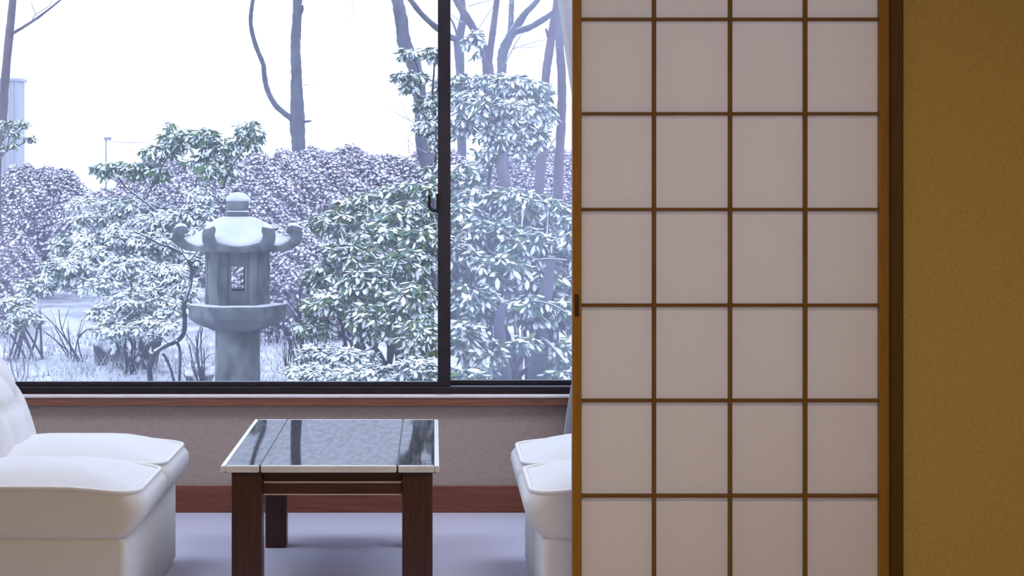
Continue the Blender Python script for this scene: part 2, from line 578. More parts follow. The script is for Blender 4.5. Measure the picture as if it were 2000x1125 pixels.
# recessed finger pull
fx0, fx1, fz0, fz1 = sx(1122), sx(1131), sz(618), sz(575)
pl = sbox('finger_pull', fx0, fx1, Y_SH - 0.0008, Y_SH + 0.001, fz0, fz1, M['pull'])
for a in ((fx0 - 0.0015, fx0, fz0 - 0.0015, fz1 + 0.0015), (fx1, fx1 + 0.0015, fz0 - 0.0015, fz1 + 0.0015),
          (fx0, fx1, fz1, fz1 + 0.0015), (fx0, fx1, fz0 - 0.0015, fz0)):
    sbox('pull_rim', a[0], a[1], Y_SH - 0.002, Y_SH + 0.001, a[2], a[3], M['wood_v'], pl, 0)

# ------------------------------------------------------------------ ceiling lamp of the tatami room (above and out of view)
lamp = empty('ceiling_lamp', (0.35, 1.7, ZC))
tag(lamp, 'round warm ceiling lamp over the tatami room', 'lamp')
bm = bmesh.new()
loft(bm, [[Vector((r * math.cos(a), r * math.sin(a), z)) for a in np.linspace(0, 2 * PI, 33)[:-1]] for r, z in ((0.26, 0), (0.28, -0.02), (0.28, -0.03))])
obj('canopy', bm, M['shade'], lamp)
bm = bmesh.new()
loft(bm, [[Vector((r * math.cos(a), r * math.sin(a), z)) for a in np.linspace(0, 2 * PI, 33)[:-1]] for r, z in ((0.27, -0.03), (0.27, -0.05), (0.24, -0.075), (0.1, -0.085))])
obj('diffuser', bm, M['lamp'], lamp, True)
ld = bpy.data.lights.new('lamp_glow', 'AREA')
ld.shape = 'DISK'
ld.size = 0.5
ld.energy = LAMP_WATTS
ld.color = LAMP_COL
lo = bpy.data.objects.new('lamp_glow', ld)
COL.objects.link(lo)
lo.parent = lamp
lo.location = (0, 0, -0.095)

# ------------------------------------------------------------------ added fill lights, unseen, that brighten the sunroom chairs and carpet
for lx0, lab in ((-1.45, 'added flat cool fill light over the pair of chairs left of the table'), (0.95, 'added flat cool fill light over the pair of chairs behind the paper door')):
    sl = empty('added_fill_light', (lx0, 6.15, ZC))
    tag(sl, lab, 'lamp', 'added sunroom fill lights')
    boxo('fill_housing', -0.62, 0.62, -0.42, 0.42, -0.03, 0, M['shade'], sl, bev=0.006)
    boxo('diffuser', -0.59, 0.59, -0.39, 0.39, -0.042, -0.0301, M['fill_panel'], sl, bev=0.004)
    ld = bpy.data.lights.new('added_fill_glow', 'AREA')
    ld.shape = 'RECTANGLE'
    ld.size, ld.size_y = 1.16, 0.76
    ld.energy = FILL_WATTS / 2
    ld.color = FILL_COL
    lo = bpy.data.objects.new('added_fill_glow', ld)
    COL.objects.link(lo)
    lo.parent = sl
    lo.location = (0, 0, -0.046)

# ================================================================== FURNITURE
# ------------------------------------------------------------------ low table
TX0, TX1, TY0, TY1, TZ = -0.612, 0.016, 5.727, 6.824, 0.421
tb = empty('coffee_table', ((TX0 + TX1) / 2, (TY0 + TY1) / 2, 0))
tag(tb, 'low dark wooden table with polished top and pale edge between the chairs', 'table')
TO = Vector(tb.location)


def tbox(name, x0, x1, y0, y1, z0, z1, mat, parent=tb, bev=0.0, seg=2):
    return obj(name, box(bmesh.new(), x0 - TO.x, x1 - TO.x, y0 - TO.y, y1 - TO.y, z0, z1, bev, seg), mat, parent)


L1, L2 = -0.4985, -0.104
core = tbox('top_board', TX0 + 0.004, TX1 - 0.004, TY0 + 0.004, TY1 - 0.004, TZ - 0.021, TZ - 0.0015, M['line'])
segs = [(TX0, L1 - 0.0022), (L1 + 0.0022, L2 - 0.0022), (L2 + 0.0022, TX1)]
IN = 0.014
for a, b in segs:      # pale edging, front and back of each board
    for y0, y1 in ((TY0, TY0 + IN), (TY1 - IN, TY1)):
        aa = a + (IN if a == TX0 else 0)
        bb = b - (IN if b == TX1 else 0)
        tbox('edging', aa, bb, y0, y1, TZ - 0.0205, TZ, M['rim'], core, 0.004)
for a, b in ((TX0, TX0 + IN), (TX1 - IN, TX1)):
    tbox('edging', a, b, TY0, TY1, TZ - 0.0205, TZ, M['rim'], core, 0.004)
CY0, CY1 = TY0 + 0.10, TY1 - 0.10
for a, b in segs:
    aa = max(a, TX0 + IN + 0.001)
    bb = min(b, TX1 - IN - 0.001)
    ys = [(TY0 + IN + 0.001, TY1 - IN - 0.001)] if a == segs[1][0] else [(TY0 + IN + 0.001, CY0 - 0.002), (CY0 + 0.002, CY1 - 0.002), (CY1 + 0.002, TY1 - IN - 0.001)]
    for y0, y1 in ys:
        tbox('top_panel', aa, bb, y0, y1, TZ - 0.0014, TZ - 0.0002, M['table_panel'], core)
LX = [(-0.583, -0.495), (-0.091, -0.003)]
for i, (a, b) in enumerate(LX):
    tbox('leg', a, b, TY0 + 0.03, TY0 + 0.115, 0, TZ - 0.0215, M['table_wood'], bev=0.004)
    a2, b2 = (a + 0.016, b) if i == 0 else (a, b - 0.016)
    tbox('leg', a2, b2, TY1 - 0.105, TY1 - 0.035, 0, TZ - 0.0215, M['table_wood'], bev=0.004)
for y0 in (TY0 + 0.055, TY1 - 0.085):
    tbox('apron', LX[0][1], LX[1][0], y0, y0 + 0.025, TZ - 0.052, TZ - 0.0215, M['table_rail'], bev=0.002)
    r = tbox('lower_rail', LX[0][1], LX[1][0], y0 - 0.004, y0 + 0.029, TZ - 0.088, TZ - 0.0575, M['table_rail'], bev=0.002)
    tbox('highlight_bead', LX[0][1] + 0.003, LX[1][0] - 0.003, y0 - 0.008, y0 + 0.025, TZ - 0.0573, TZ - 0.0522, M['highlight_bead'], bev=0.0015)  # painted highlights: pale strips where the rail edges catch light
    tbox('highlight_bead', LX[0][1] + 0.003, LX[1][0] - 0.003, y0 - 0.006, y0 + 0.025, TZ - 0.0925, TZ - 0.0882, M['highlight_bead'], bev=0.0015)
for x0 in (LX[0][0] + 0.03, LX[1][1] - 0.055):
    tbox('side_rail', x0, x0 + 0.025, TY0 + 0.115, TY1 - 0.105, TZ - 0.088, TZ - 0.0215, M['table_wood'], bev=0.002)

# ------------------------------------------------------------------ armless lounge chair
HW = 0.262


def rrect(x0, x1, hw, r, z, n=6, sag=None):
    pts = []
    for cx, cy, a0 in ((x1 - r, hw - r, 0), (x0 + r, hw - r, PI / 2), (x0 + r, -hw + r, PI), (x1 - r, -hw + r, 1.5 * PI)):
        for k in range(n + 1):
            a = a0 + PI / 2 * k / n
            pts.append(Vector((cx + r * math.cos(a), cy + r * math.sin(a), z)))
    # extra points along the straight sides
    out = []
    m = len(pts)
    for i in range(m):
        out.append(pts[i])
        a, b = pts[i], pts[(i + 1) % m]
        if (b - a).length > 0.1:
            for k in range(1, 8):
                out.append(a.lerp(b, k / 8))
    return out


def make_chair():
    ch = empty('lounge_chair')
    # plinth
    bm = bmesh.new()
    rings = [rrect(-0.445, 0.345, HW - 0.004, 0.02, z) for z in (0.0, 0.01)] + [rrect(-0.445, 0.352, HW - 0.001, 0.022, z) for z in (0.02, 0.14, 0.25)] + [rrect(-0.44, 0.345, HW - 0.006, 0.02, 0.264)]
    loft(bm, rings)
    obj('plinth', bm, M['fabric'], ch, True)
    # seat cushion
    prof = [(0.262, 0.340, 0.010, 0.02), (0.267, 0.352, 0.003, 0.03), (0.285, 0.372, 0.0, 0.045), (0.310, 0.391, 0.0, 0.055), (0.340, 0.400, -0.001, 0.06),
            (0.365, 0.399, -0.001, 0.07), (0.386, 0.392, 0.0, 0.075), (0.402, 0.379, 0.002, 0.075)]
    rings = [rrect(-0.20, xf, HW - ins, r, z) for z, xf, ins, r in prof]
    edge = rings[-1]
    cen = Vector((0.09, 0, 0))
    for k in (0.97, 0.92, 0.84, 0.72, 0.56, 0.38, 0.2):
        ring = []
        for p in edge:
            q = Vector((cen.x + (p.x - cen.x) * k, p.y * k, 0.400 + 0.042 * (1 - k ** 2.4)))
            ring.append(q)
        rings.append(ring)
    # shallow waist along the sides
    for r in rings:
        for p in r:
            if p.z > 0.36:
                t = min(max((p.x - 0.16) / 0.22, 0), 1)
                p.z -= 0.015 * t * t * (3 - 2 * t) * min(1, (p.z - 0.36) / 0.03)
    bm = bmesh.new()
    loft(bm, rings)
    cu = obj('seat_cushion', bm, M['fabric'], ch, True)
    loop = [Vector((p.x + (0.002 if p.x > 0.3 else 0), p.y * 1.004, p.z + 0.001)) for p in edge]
    bm = bmesh.new()
    tube(bm, loop, [0.0062] * len(loop), 8, 1, closed=True)
    obj('piping', bm, M['piping'], cu, True)
    # tufted backrest: profile in (x, z), swept over the width
    pr = [(-0.150, 0.36), (-0.156, 0.40), (-0.172, 0.46), (-0.193, 0.52), (-0.222, 0.585), (-0.258, 0.645), (-0.305, 0.70), (-0.365, 0.745), (-0.43, 0.765),
          (-0.50, 0.75), (-0.545, 0.70), (-0.56, 0.60), (-0.548, 0.46), (-0.53, 0.34), (-0.515, 0.275), (-0.48, 0.267), (-0.40, 0.267), (-0.28, 0.27), (-0.20, 0.30)]
    pth, _ = smooth_path([Vector((x, 0, z)) for x, z in pr], [1] * len(pr), 5)
    pth = [p + Vector((0.064, 0, 0)) for p in pth[:-1]]
    cx, cz = -0.296, 0.5
    buttons = [(-0.115, 0.535), (0.115, 0.535), (0.0, 0.665)]
    vs = [-1, -0.985, -0.95, -0.9, -0.83, -0.75, -0.66, -0.57, -0.48, -0.4, -0.32, -0.24, -0.16, -0.08, 0]
    vs = vs + [-v for v in reversed(vs[:-1])]
    rings = []
    for v in vs:
        e = 1 - (1 - abs(v) ** 10) ** 0.5 if abs(v) < 1 else 1
        ring = []
        for p in pth:
            q = Vector((p.x, v * HW, p.z))
            front = p.x > -0.296 and p.z > 0.36
            ctr = Vector((cx - 0.07 * (p.z < 0.3), 0, p.z * 0.97 + 0.015))
            d = Vector((ctr.x - p.x, 0, ctr.z - p.z))
            q += d.normalized() * min(0.035, d.length * 0.3) * e
            if front:
                puff = 0.018 * (1 - v * v)
                w = 1.0 if p.z < 0.68 else max(0, 1 - (p.z - 0.68) / 0.08)
                dep = 0.0
                for by, bz in buttons:
                    rr = ((q.y - by) ** 2 + (q.z - bz) ** 2)
                    dep = max(dep, 0.030 * math.exp(-rr / 0.0011))
                # soft creases: down from the lower buttons, diagonals to the upper one, out to the sides
                def crease(ax, az, bx, bz, depth, wd):
                    ab = Vector((bx - ax, bz - az, 0))
                    t = max(0, min(1, ((q.y - ax) * ab.x + (q.z - az) * ab.y) / ab.length_squared))
                    dd = (q.y - ax - ab.x * t) ** 2 + (q.z - az - ab.y * t) ** 2
                    return depth * math.exp(-dd / wd)
                for by, bz in buttons[:2]:
                    dep = max(dep, crease(by, bz, by, 0.38, 0.011, 0.0005), crease(by, bz, 0, 0.665, 0.012, 0.0005), crease(by, bz, 0.3 * (1 if by > 0 else -1), 0.62, 0.009, 0.0005))
                dep = max(dep, crease(-0.115, 0.535, 0.115, 0.535, 0.010, 0.0004), crease(0, 0.665, 0, 0.76, 0.009, 0.0004))
                q.x += puff * w - dep * w
            ring.append(q)
        rings.append(ring)
    bm = bmesh.new()
    loft(bm, rings)
    br = obj('backrest', bm, M['fabric'], ch, True)
    for by, bz in buttons:
        xs = np.interp(bz, [0.46, 0.52, 0.585, 0.645, 0.70], [-0.108, -0.129, -0.158, -0.194, -0.241])
        bm = bmesh.new()
        bmesh.ops.create_uvsphere(bm, u_segments=12, v_segments=8, radius=0.011)
        for v in bm.verts:
            v.co = Vector((v.co.x * 0.5 + xs - 0.009, v.co.y + by, v.co.z + bz))
        obj('button', bm, M['piping'], br, True)
    return ch


def copy_tree(o, parent=None):
    c = o.copy()
    COL.objects.link(c)
    c.parent = parent
    for ch in list(o.children):
        copy_tree(ch, c)
    return c


FL, FR = -0.788, 0.248
Yn, Yf = 5.43 + HW, 5.43 + HW * 3 + 0.012
chair = make_chair()
chair.location = (FL - 0.40, Yn, 0)
tag(chair, 'white armless chair left of the table, the one nearer the camera', 'chair', 'white armless lounge chairs')
c = copy_tree(chair)
c.location = (FL - 0.40, Yf, 0)
tag(c, 'white armless chair left of the table with button-tufted back, nearer the window', 'chair')
c = copy_tree(chair)
c.location = (FR + 0.40, Yn, 0)
c.rotation_euler.z = PI
tag(c, 'white armless chair half hidden by the paper door, nearer the camera', 'chair')
c = copy_tree(chair)
c.location = (FR + 0.40, Yf, 0)
c.rotation_euler.z = PI
tag(c, 'white armless chair half hidden by the paper door, nearer the window', 'chair')

# ------------------------------------------------------------------ tied-back curtain at the right of the window
cur = empty('curtain', (0.8, 7.32, 0.02))
tag(cur, 'pale curtain tied back at the window beside the paper door', 'curtain')
rings = []
zs = np.linspace(0.0, 2.5, 40)
for z in zs:
    left = np.interp(z + 0.02, [0, 0.3, 0.45, 0.7, 0.95, 1.2, 1.55, 1.9, 2.2, 2.55], [0.445, 0.475, 0.497, 0.545, 0.61, 0.57, 0.505, 0.452, 0.415, 0.39])
    right = np.interp(z + 0.02, [0, 0.5, 0.95, 1.4, 2.55], [1.15, 1.12, 0.80, 1.1, 1.2])
    amp = 0.035
    ring = []
    for k in range(90):
        t = k / 89
        ring.append(Vector((left + (right - left) * t - 0.8, amp * math.sin(t * 2 * PI * 9) * (0.6 + 0.4 * math.sin(z * 2 + t * 7)), z)))
    rings.append(ring)
bm = bmesh.new()
loft(bm, rings, False, False, closed=False)
cl = obj('cloth', bm, M['curtain'], cur, True)
sm = cl.modifiers.new('thickness', 'SOLIDIFY')
sm.thickness = 0.002
bm = bmesh.new()
tube(bm, [Vector((0.705 - 0.8 + 0.115 * math.cos(a), 0.05 * math.sin(a), 0.93)) for a in np.linspace(0, 2 * PI, 25)[:-1]], [0.014] * 24, 8, 1, closed=True)
obj('tieback', bm, M['curtain'], cur, True)
bm = bmesh.new()
tube(bm, [(-0.55, 0, 2.515), (0.6, 0, 2.515)], [0.012, 0.012], 10, 2)
obj('rod', bm, M['alu'], cur, True)
for x in (-0.5, 0.55):
    boxo('bracket', x - 0.01, x + 0.01, -0.01, 0.122, 2.50, 2.53, M['alu'], cur)

# ================================================================== GARDEN
def gz(x, y):
    """height of the garden ground"""
    t = min(max((y - 16.5) / 7.0, 0), 1)
    t = t * t * (3 - 2 * t)
    return Z_G + 0.42 * t + 0.03 * math.sin(x * 1.3 + y * 0.7) * min(1, max(0, (y - 9) / 5)) + 0.02 * math.sin(x * 3.1 - y * 1.9) * min(1, max(0, (y - 9) / 5))


bm = bmesh.new()
xs = np.concatenate([np.linspace(-60, -9, 18), np.linspace(-8.5, 8.5, 86), np.linspace(9, 60, 18)])
ys = np.concatenate([np.linspace(7.5, 30, 100), np.linspace(31, 200, 30)])
grid = [[bm.verts.new((x, y, gz(x, y))) for x in xs] for y in ys]
for i in range(len(ys) - 1):
    for j in range(len(xs) - 1):
        bm.faces.new((grid[i][j], grid[i][j + 1], grid[i + 1][j + 1], grid[i + 1][j]))
structure(obj('ground', bm, M['ground'], None, True))

# ------------------------------------------------------------------ stone lantern
LD = 13.0
LS = F_PX / LD
lc = P(464, 345, LD)
lan = empty('stone_lantern', (lc.x, LD, Z_G - 0.02))
tag(lan, 'grey hexagonal stone lantern with a snow-covered roof in the garden', 'lantern')


def lz(py): return EYE - (py - VY) / LS - (Z_G - 0.02)


ROT = math.radians(7)


def hexr(R, z, n_mid=0, lift=0.0, rot=ROT, cut=0.0):
    pts = []
    for k in range(6):
        a = rot + k * PI / 3
        p = Vector((R * math.cos(a), R * math.sin(a), z + lift))
        a2 = rot + (k + 1) * PI / 3
        p2 = Vector((R * math.cos(a2), R * math.sin(a2), z + lift))
        pts.append(p)
        for j in range(1, n_mid + 1):
            t = j / (n_mid + 1)
            q = p.lerp(p2, t)
            sag = 1 - abs(2 * t - 1)
            q.z = z + lift * (1 - sag) ** 1.6
            q -= Vector((q.x, q.y, 0)) * cut * sag
            pts.append(q)
    return pts


def circ(r, z, n=28, dx=0, dy=0):
    return [Vector((dx + r * math.cos(a), dy + r * math.sin(a), z)) for a in np.linspace(0, 2 * PI, n + 1)[:-1]]


r_sh = 44.5 / LS
bm = bmesh.new()
loft(bm, [circ(r_sh * 1.08, 0), circ(r_sh * 1.03, 0.1), circ(r_sh, 0.25), circ(r_sh * 0.985, lz(690)), circ(r_sh * 0.97, lz(644))])
obj('shaft', bm, M['stone'], lan, True)
bm = bmesh.new()
Rp = 95 / LS
loft(bm, [hexr(Rp * 0.50, lz(645)), hexr(Rp * 0.62, lz(640)), hexr(Rp * 0.82, lz(633)), hexr(Rp * 0.975, lz(623)), hexr(Rp, lz(619)), hexr(Rp, lz(599)), hexr(Rp * 0.985, lz(595)), hexr(Rp * 0.97, lz(593.5))])
obj('platform', bm, M['stone_roof'], lan)
# fire box: six walls, each a frame round an opening, openings go right through front to back
fb = empty('fire_box')
fb.parent = lan
Rf = 64 / LS
zb0, zb1 = lz(593.5), lz(484)
ap = Rf * math.cos(PI / 6)
for k in range(6):
    a = ROT + PI / 6 + k * PI / 3
    mat3 = Matrix.Rotation(a, 4, 'Z')
    hw2 = Rf / 2
    openw, oz0, oz1 = 0.055, zb0 + 0.085, zb0 + 0.255
    bm = bmesh.new()
    th = 0.055
    has_hole = k in (1, 4)
    rec = 0.02
    if has_hole:
        # outer raised border then recessed inner border round the opening
        box(bm, ap - th, ap - rec, -hw2 * 0.97, -openw, zb0, zb1)
        box(bm, ap - th, ap - rec, openw, hw2 * 0.97, zb0, zb1)
        box(bm, ap - th, ap - rec, -openw, openw, zb0, oz0)
        box(bm, ap - th, ap - rec, -openw, openw, oz1, zb1)
    else:
        box(bm, ap - th, ap - 0.004, -hw2 * 0.97, hw2 * 0.97, zb0, zb1)
        box(bm, ap - 0.004, ap, -hw2 * 0.6, hw2 * 0.6, zb0 + 0.06, zb1 - 0.08)
    for v in bm.verts:
        v.co = mat3 @ v.co
    w = obj('wall_slab', bm, M['stone'], fb)
    if has_hole:
        # thin inner frame lip round the opening
        for (a0, a1, c0, c1) in ((-openw - 0.002, -openw + 0.012, oz0, oz1), (openw - 0.012, openw + 0.002, oz0, oz1), (-openw, openw, oz1 - 0.006, oz1 + 0.004), (-openw, openw, oz0 - 0.004, oz0 + 0.006)):
            bm = bmesh.new()
            box(bm, ap - th - 0.004, ap - rec + 0.006, a0, a1, c0, c1, 0.002, 1)
            for v in bm.verts:
                v.co = mat3 @ v.co
            obj('opening_lip', bm, M['stone'], fb)
for k in range(6):
    a = ROT + k * PI / 3
    bm = bmesh.new()
    rr = Rf * 0.985
    loft(bm, [[Vector((math.cos(a) * rr * q + math.cos(a + PI / 2) * w_, math.sin(a) * rr * q + math.sin(a + PI / 2) * w_, z)) for q, w_ in ((1.0, 0.018), (0.93, 0.030), (0.80, 0.018), (0.80, -0.018), (0.93, -0.030), (1.0, -0.018))] for z in (zb0, zb1)])
    obj('corner_post', bm, M['stone'], fb)
# roof with swept-up corners
Rr = 108 / LS
ze = lz(487)
bm = bmesh.new()
nm = 5
prof = [(0.55, ze + 0.005, 0.0, 0), (0.93, ze - 0.008, 0.0, 0.02), (1.0, ze - 0.012, 0.022, 0.05), (1.01, ze + 0.018, 0.04, 0.05), (0.97, ze + 0.032, 0.04, 0.05), (0.82, ze + 0.060, 0.012, 0.02),
        (0.65, ze + 0.105, 0, 0), (0.50, ze + 0.150, 0, 0), (0.36, ze + 0.183, 0, 0), (0.22, ze + 0.198, 0, 0)]
loft(bm, [hexr(Rr * r, z, nm, l, ROT, c) for r, z, l, c in prof])
obj('roof', bm, M['stone'], lan)
# snow lying on the roof slopes
bm = bmesh.new()
prof = [(0.985, ze + 0.020, 0.04, 0.05), (0.985, ze + 0.042, 0.04, 0.05), (0.93, ze + 0.058, 0.028, 0.04), (0.82, ze + 0.078, 0.012, 0.02), (0.65, ze + 0.125, 0, 0), (0.50, ze + 0.174, 0, 0), (0.36, ze + 0.203, 0, 0), (0.25, ze + 0.214, 0, 0), (0.16, ze + 0.214, 0, 0)]
loft(bm, [hexr(Rr * r, z, nm, l, ROT, c) for r, z, l, c in prof])
obj('roof_snow', bm, M['snow'], lan, True)
for k in range(6):            # curled corner horns
    a = ROT + k * PI / 3
    dx, dy = math.cos(a), math.sin(a)
    pts = []
    for r, z in ((0.82, 0.03), (0.95, 0.045), (1.04, 0.07), (1.065, 0.115), (1.02, 0.145), (0.955, 0.135), (0.945, 0.105)):
        pts.append(Vector((dx * Rr * r, dy * Rr * r, ze + z - 0.005)))
    bm = bmesh.new()
    tube(bm, pts, [0.03, 0.04, 0.043, 0.04, 0.034, 0.028, 0.016], 10, 4)
    obj('corner_curl', bm, M['stone_roof'], lan, True)
bm = bmesh.new()
loft(bm, [circ(0.062, lz(432)), circ(0.066, lz(424)), circ(0.076, lz(417)), circ(0.078, lz(413)), circ(0.07, lz(411.5))])
obj('finial_collar', bm, M['stone_roof'], lan, True)
bm = bmesh.new()
loft(bm, [circ(0.05, lz(412)), circ(0.064, lz(408)), circ(0.073, lz(400)), circ(0.074, lz(394)), circ(0.066, lz(386)), circ(0.045, lz(380)), circ(0.015, lz(378))])
obj('finial', bm, M['stone'], lan, True)
bm = bmesh.new()
loft(bm, [circ(0.0755, lz(393)), circ(0.076, lz(389)), circ(0.066, lz(382)), circ(0.044, lz(377)), circ(0.012, lz(375.5))])
obj('finial_snow', bm, M['snow'], lan, True)


# ------------------------------------------------------------------ leaves
def leaf_template(width, droop, snow, curl=0.05):
    """a leaf along +x of length 1; first the blade (8 tris) then a pad of snow on it"""
    V, Fc, Mi = [], [], []

    def blade(t0, t1, wf, dz, mi):
        b = len(V)
        def pt(t, s):
            w = width * wf * math.sin(min(1, (t * 0.95 + 0.04)) * PI) ** 0.7
            V.append((t, s * w, -droop * t * t - abs(s) * curl * wf + dz))
        pt(t0, 0)
        for t in (t0 + (t1 - t0) * 0.34, t0 + (t1 - t0) * 0.70):
            for s in (-1, 0, 1):
                pt(t, s)
        pt(t1, 0)
        for tri in ((0, 2, 1), (0, 3, 2), (1, 2, 5), (1, 5, 4), (2, 3, 6), (2, 6, 5), (4, 5, 7), (5, 6, 7)):
            Fc.append(tuple(b + i for i in tri))
            Mi.append(mi)
    blade(0, 1, 1, 0, 0)
    if snow > 0:
        c0 = 0.04 + (1 - snow) * 0.15
        blade(c0, 0.99 - (1 - snow) * 0.30, 0.60 + 0.46 * snow, 0.055, 1)
    return np.array(V, float), np.array(Fc, int), np.array(Mi, int)


TEMPL = [leaf_template(0.17, 0.10, 0.0), leaf_template(0.16, 0.16, 0.45), leaf_template(0.17, 0.22, 0.9), leaf_template(0.18, 0.30, 1.0)]


def mesh_fast(name, V, Fc, Mi, mats):
    me = bpy.data.meshes.new(name)
    me.vertices.add(len(V))
    me.vertices.foreach_set('co', np.ascontiguousarray(V, dtype=np.float32).ravel())
    k = Fc.shape[1]
    me.loops.add(Fc.size)
    me.loops.foreach_set('vertex_index', np.ascontiguousarray(Fc, dtype=np.int32).ravel())
    me.polygons.add(len(Fc))
    me.polygons.foreach_set('loop_start', np.arange(0, Fc.size, k, dtype=np.int32))
    for m in mats:
        me.materials.append(m)
    me.polygons.foreach_set('material_index', np.ascontiguousarray(Mi, dtype=np.int32))
    me.update(calc_edges=True)
    me.polygons.foreach_set('use_smooth', np.ones(len(Fc), dtype=bool))
    return me


def replicate(tv, tf, mats4):
    """tv (n,3), mats4 (k,4,4) -> all verts and faces"""
    k = len(mats4)
    v = np.einsum('kij,nj->kni', mats4[:, :3, :3], tv) + mats4[:, None, :3, 3]
    f = tf[None] + (np.arange(k) * len(tv))[:, None, None]
    return v.reshape(-1, 3), f.reshape(-1, tf.shape[1])


def frames(pos, fwd, up_hint, length, wid=None):
    """matrices that carry +x to fwd, +z near up_hint"""
    f = fwd / np.linalg.norm(fwd, axis=1, keepdims=True)
    s = np.cross(up_hint, f)
    s /= np.maximum(np.linalg.norm(s, axis=1, keepdims=True), 1e-6)
    u = np.cross(f, s)
    m = np.zeros((len(pos), 4, 4))
    L = length[:, None]
    W = L if wid is None else wid[:, None]
    m[:, :3, 0] = f * L
    m[:, :3, 1] = s * W
    m[:, :3, 2] = u * W
    m[:, :3, 3] = pos
    m[:, 3, 3] = 1
    return m


def whorls(cent, L, nl=(6, 9), droop=(-0.75, 0.15), tilt=0.35):
    """leaf matrices for rosettes of drooping leaves around the given centres"""
    P_, F_, U_, Ls = [], [], [], []
    for c in cent:
        n = RNG.integers(nl[0], nl[1] + 1)
        ax = np.array([RNG.normal(0, tilt), RNG.normal(-0.15, tilt), 1.0])
        ax /= np.linalg.norm(ax)
        a0 = RNG.uniform(0, 2 * PI)
        b1 = np.cross(ax, [0.3, 0.9, 0.1])
        b1 /= np.linalg.norm(b1)
        b2 = np.cross(ax, b1)
        for k in range(n):
            a = a0 + 2 * PI * k / n + RNG.normal(0, 0.15)
            el = RNG.uniform(*droop)
            d = (b1 * math.cos(a) + b2 * math.sin(a)) * math.cos(el) + ax * math.sin(el)
            P_.append(c + d * 0.008)
            F_.append(d)
            U_.append(ax + RNG.normal(0, 0.12, 3))
            Ls.append(L * RNG.uniform(0.75, 1.15))
    return frames(np.array(P_), np.array(F_), np.array(U_), np.array(Ls))


LEAFMESH = {}
LEAF_SIZE, LEAF_MORE = 0.66, 2.6


def leaf_mesh(ti, mat):
    k = (ti, mat)
    if k not in LEAFMESH:
        v, f, mi = TEMPL[ti]
        LEAFMESH[k] = mesh_fast('leaf', v, f, mi, [M[mat], M['leaf_snow']])
    return LEAFMESH[k]


def leafy(root, pads, L, colours, snow_p=(0.1, 0.25, 0.35, 0.3), n_obj=0, droop=(-0.75, 0.15), tilt=0.35, fill=0.55, yellow=0):
    """pads: (px, py, rx, ry, d, whorls[, depth factor]) rounded masses of leaves"""
    cents = []
    for p in pads:
        px, py, rx, ry, d, n = p[:6]
        n = int(n * LEAF_MORE)
        df = p[6] if len(p) > 6 else 0.8
        s = F_PX / d
        c = P(px, py, d)
        q = RNG.normal(0, 1, (n, 3))
        q /= np.linalg.norm(q, axis=1, keepdims=True)
        q[:, 2] = np.where(RNG.random(n) < 0.65, np.abs(q[:, 2]), q[:, 2])
        q[:, 1] = np.where(RNG.random(n) < 0.6, -np.abs(q[:, 1]), q[:, 1])
        q *= RNG.uniform(fill, 1.0, (n, 1))
        cents.append(np.array(c) + q * np.array([rx / s, rx / s * df, ry / s]))
    cents = np.concatenate(cents)
    inv = np.array(root.location)
    mats4 = whorls(cents, L * LEAF_SIZE, droop=droop, tilt=tilt)
    mats4[:, :3, 3] -= inv
    n = len(mats4)
    ti = RNG.choice(4, n, p=snow_p)
    ci = RNG.choice(len(colours), n, p=[c[1] for c in colours])
    order = np.argsort(mats4[:, 1, 3])          # nearest first
    near = set(order[:n_obj].tolist())
    for i in order[:n_obj]:
        o = bpy.data.objects.new('leaf', leaf_mesh(int(ti[i]), colours[ci[i]][0]))
        COL.objects.link(o)
        o.parent = root
        o.matrix_local = Matrix(mats4[i].tolist())
    keep = np.ones(n, bool)
    keep[order[:n_obj]] = False
    VV, FF, MM = [], [], []
    off = 0
    names = [c[0] for c in colours]
    for t in range(4):
        for c in range(len(colours)):
            sel = keep & (ti == t) & (ci == c)
            if not sel.any():
                continue
            v, f, mi = TEMPL[t]
            v2, f2 = replicate(v, f, mats4[sel])
            VV.append(v2)
            FF.append(f2 + off)
            off += len(v2)
            mm = np.where(mi == 0, c, len(names))
            MM.append(np.tile(mm, sel.sum()))
    me = mesh_fast('foliage', np.concatenate(VV), np.concatenate(FF), np.concatenate(MM), [M[x] for x in names] + [M['leaf_snow']])
    fo = link('foliage', me, root)
    fo['kind'] = 'stuff'
    return cents


def stems(root, cents, base, n, mat, r0=0.016, every=None, name='stem'):
    """bent stems from the base to some of the leaf rosettes"""
    inv = Vector(root.location)
    idx = RNG.choice(len(cents), min(n, len(cents)), replace=False)
    for i in idx:
        e = Vector(cents[i]) - inv
        b = Vector(base) - inv + Vector((random.uniform(-0.15, 0.15), random.uniform(-0.12, 0.12), 0))
        m1 = b.lerp(e, 0.4) + Vector((random.uniform(-0.1, 0.1), random.uniform(-0.1, 0.1), 0.1))
        m2 = b.lerp(e, 0.75) + Vector((random.uniform(-0.06, 0.06), random.uniform(-0.06, 0.06), 0.04))
        bm = bmesh.new()
        tube(bm, [b, m1, m2, e], [r0, r0 * 0.8, r0 * 0.5, r0 * 0.25], 6, 3, 0.08)
        obj(name, bm, mat, root, True)


def plant(name, px, py, d, label, cat, group=None):
    p = P(px, py, d)
    r = empty(name, (p.x, p.y, gz(p.x, p.y)))
    tag(r, label, cat, group)
    return r


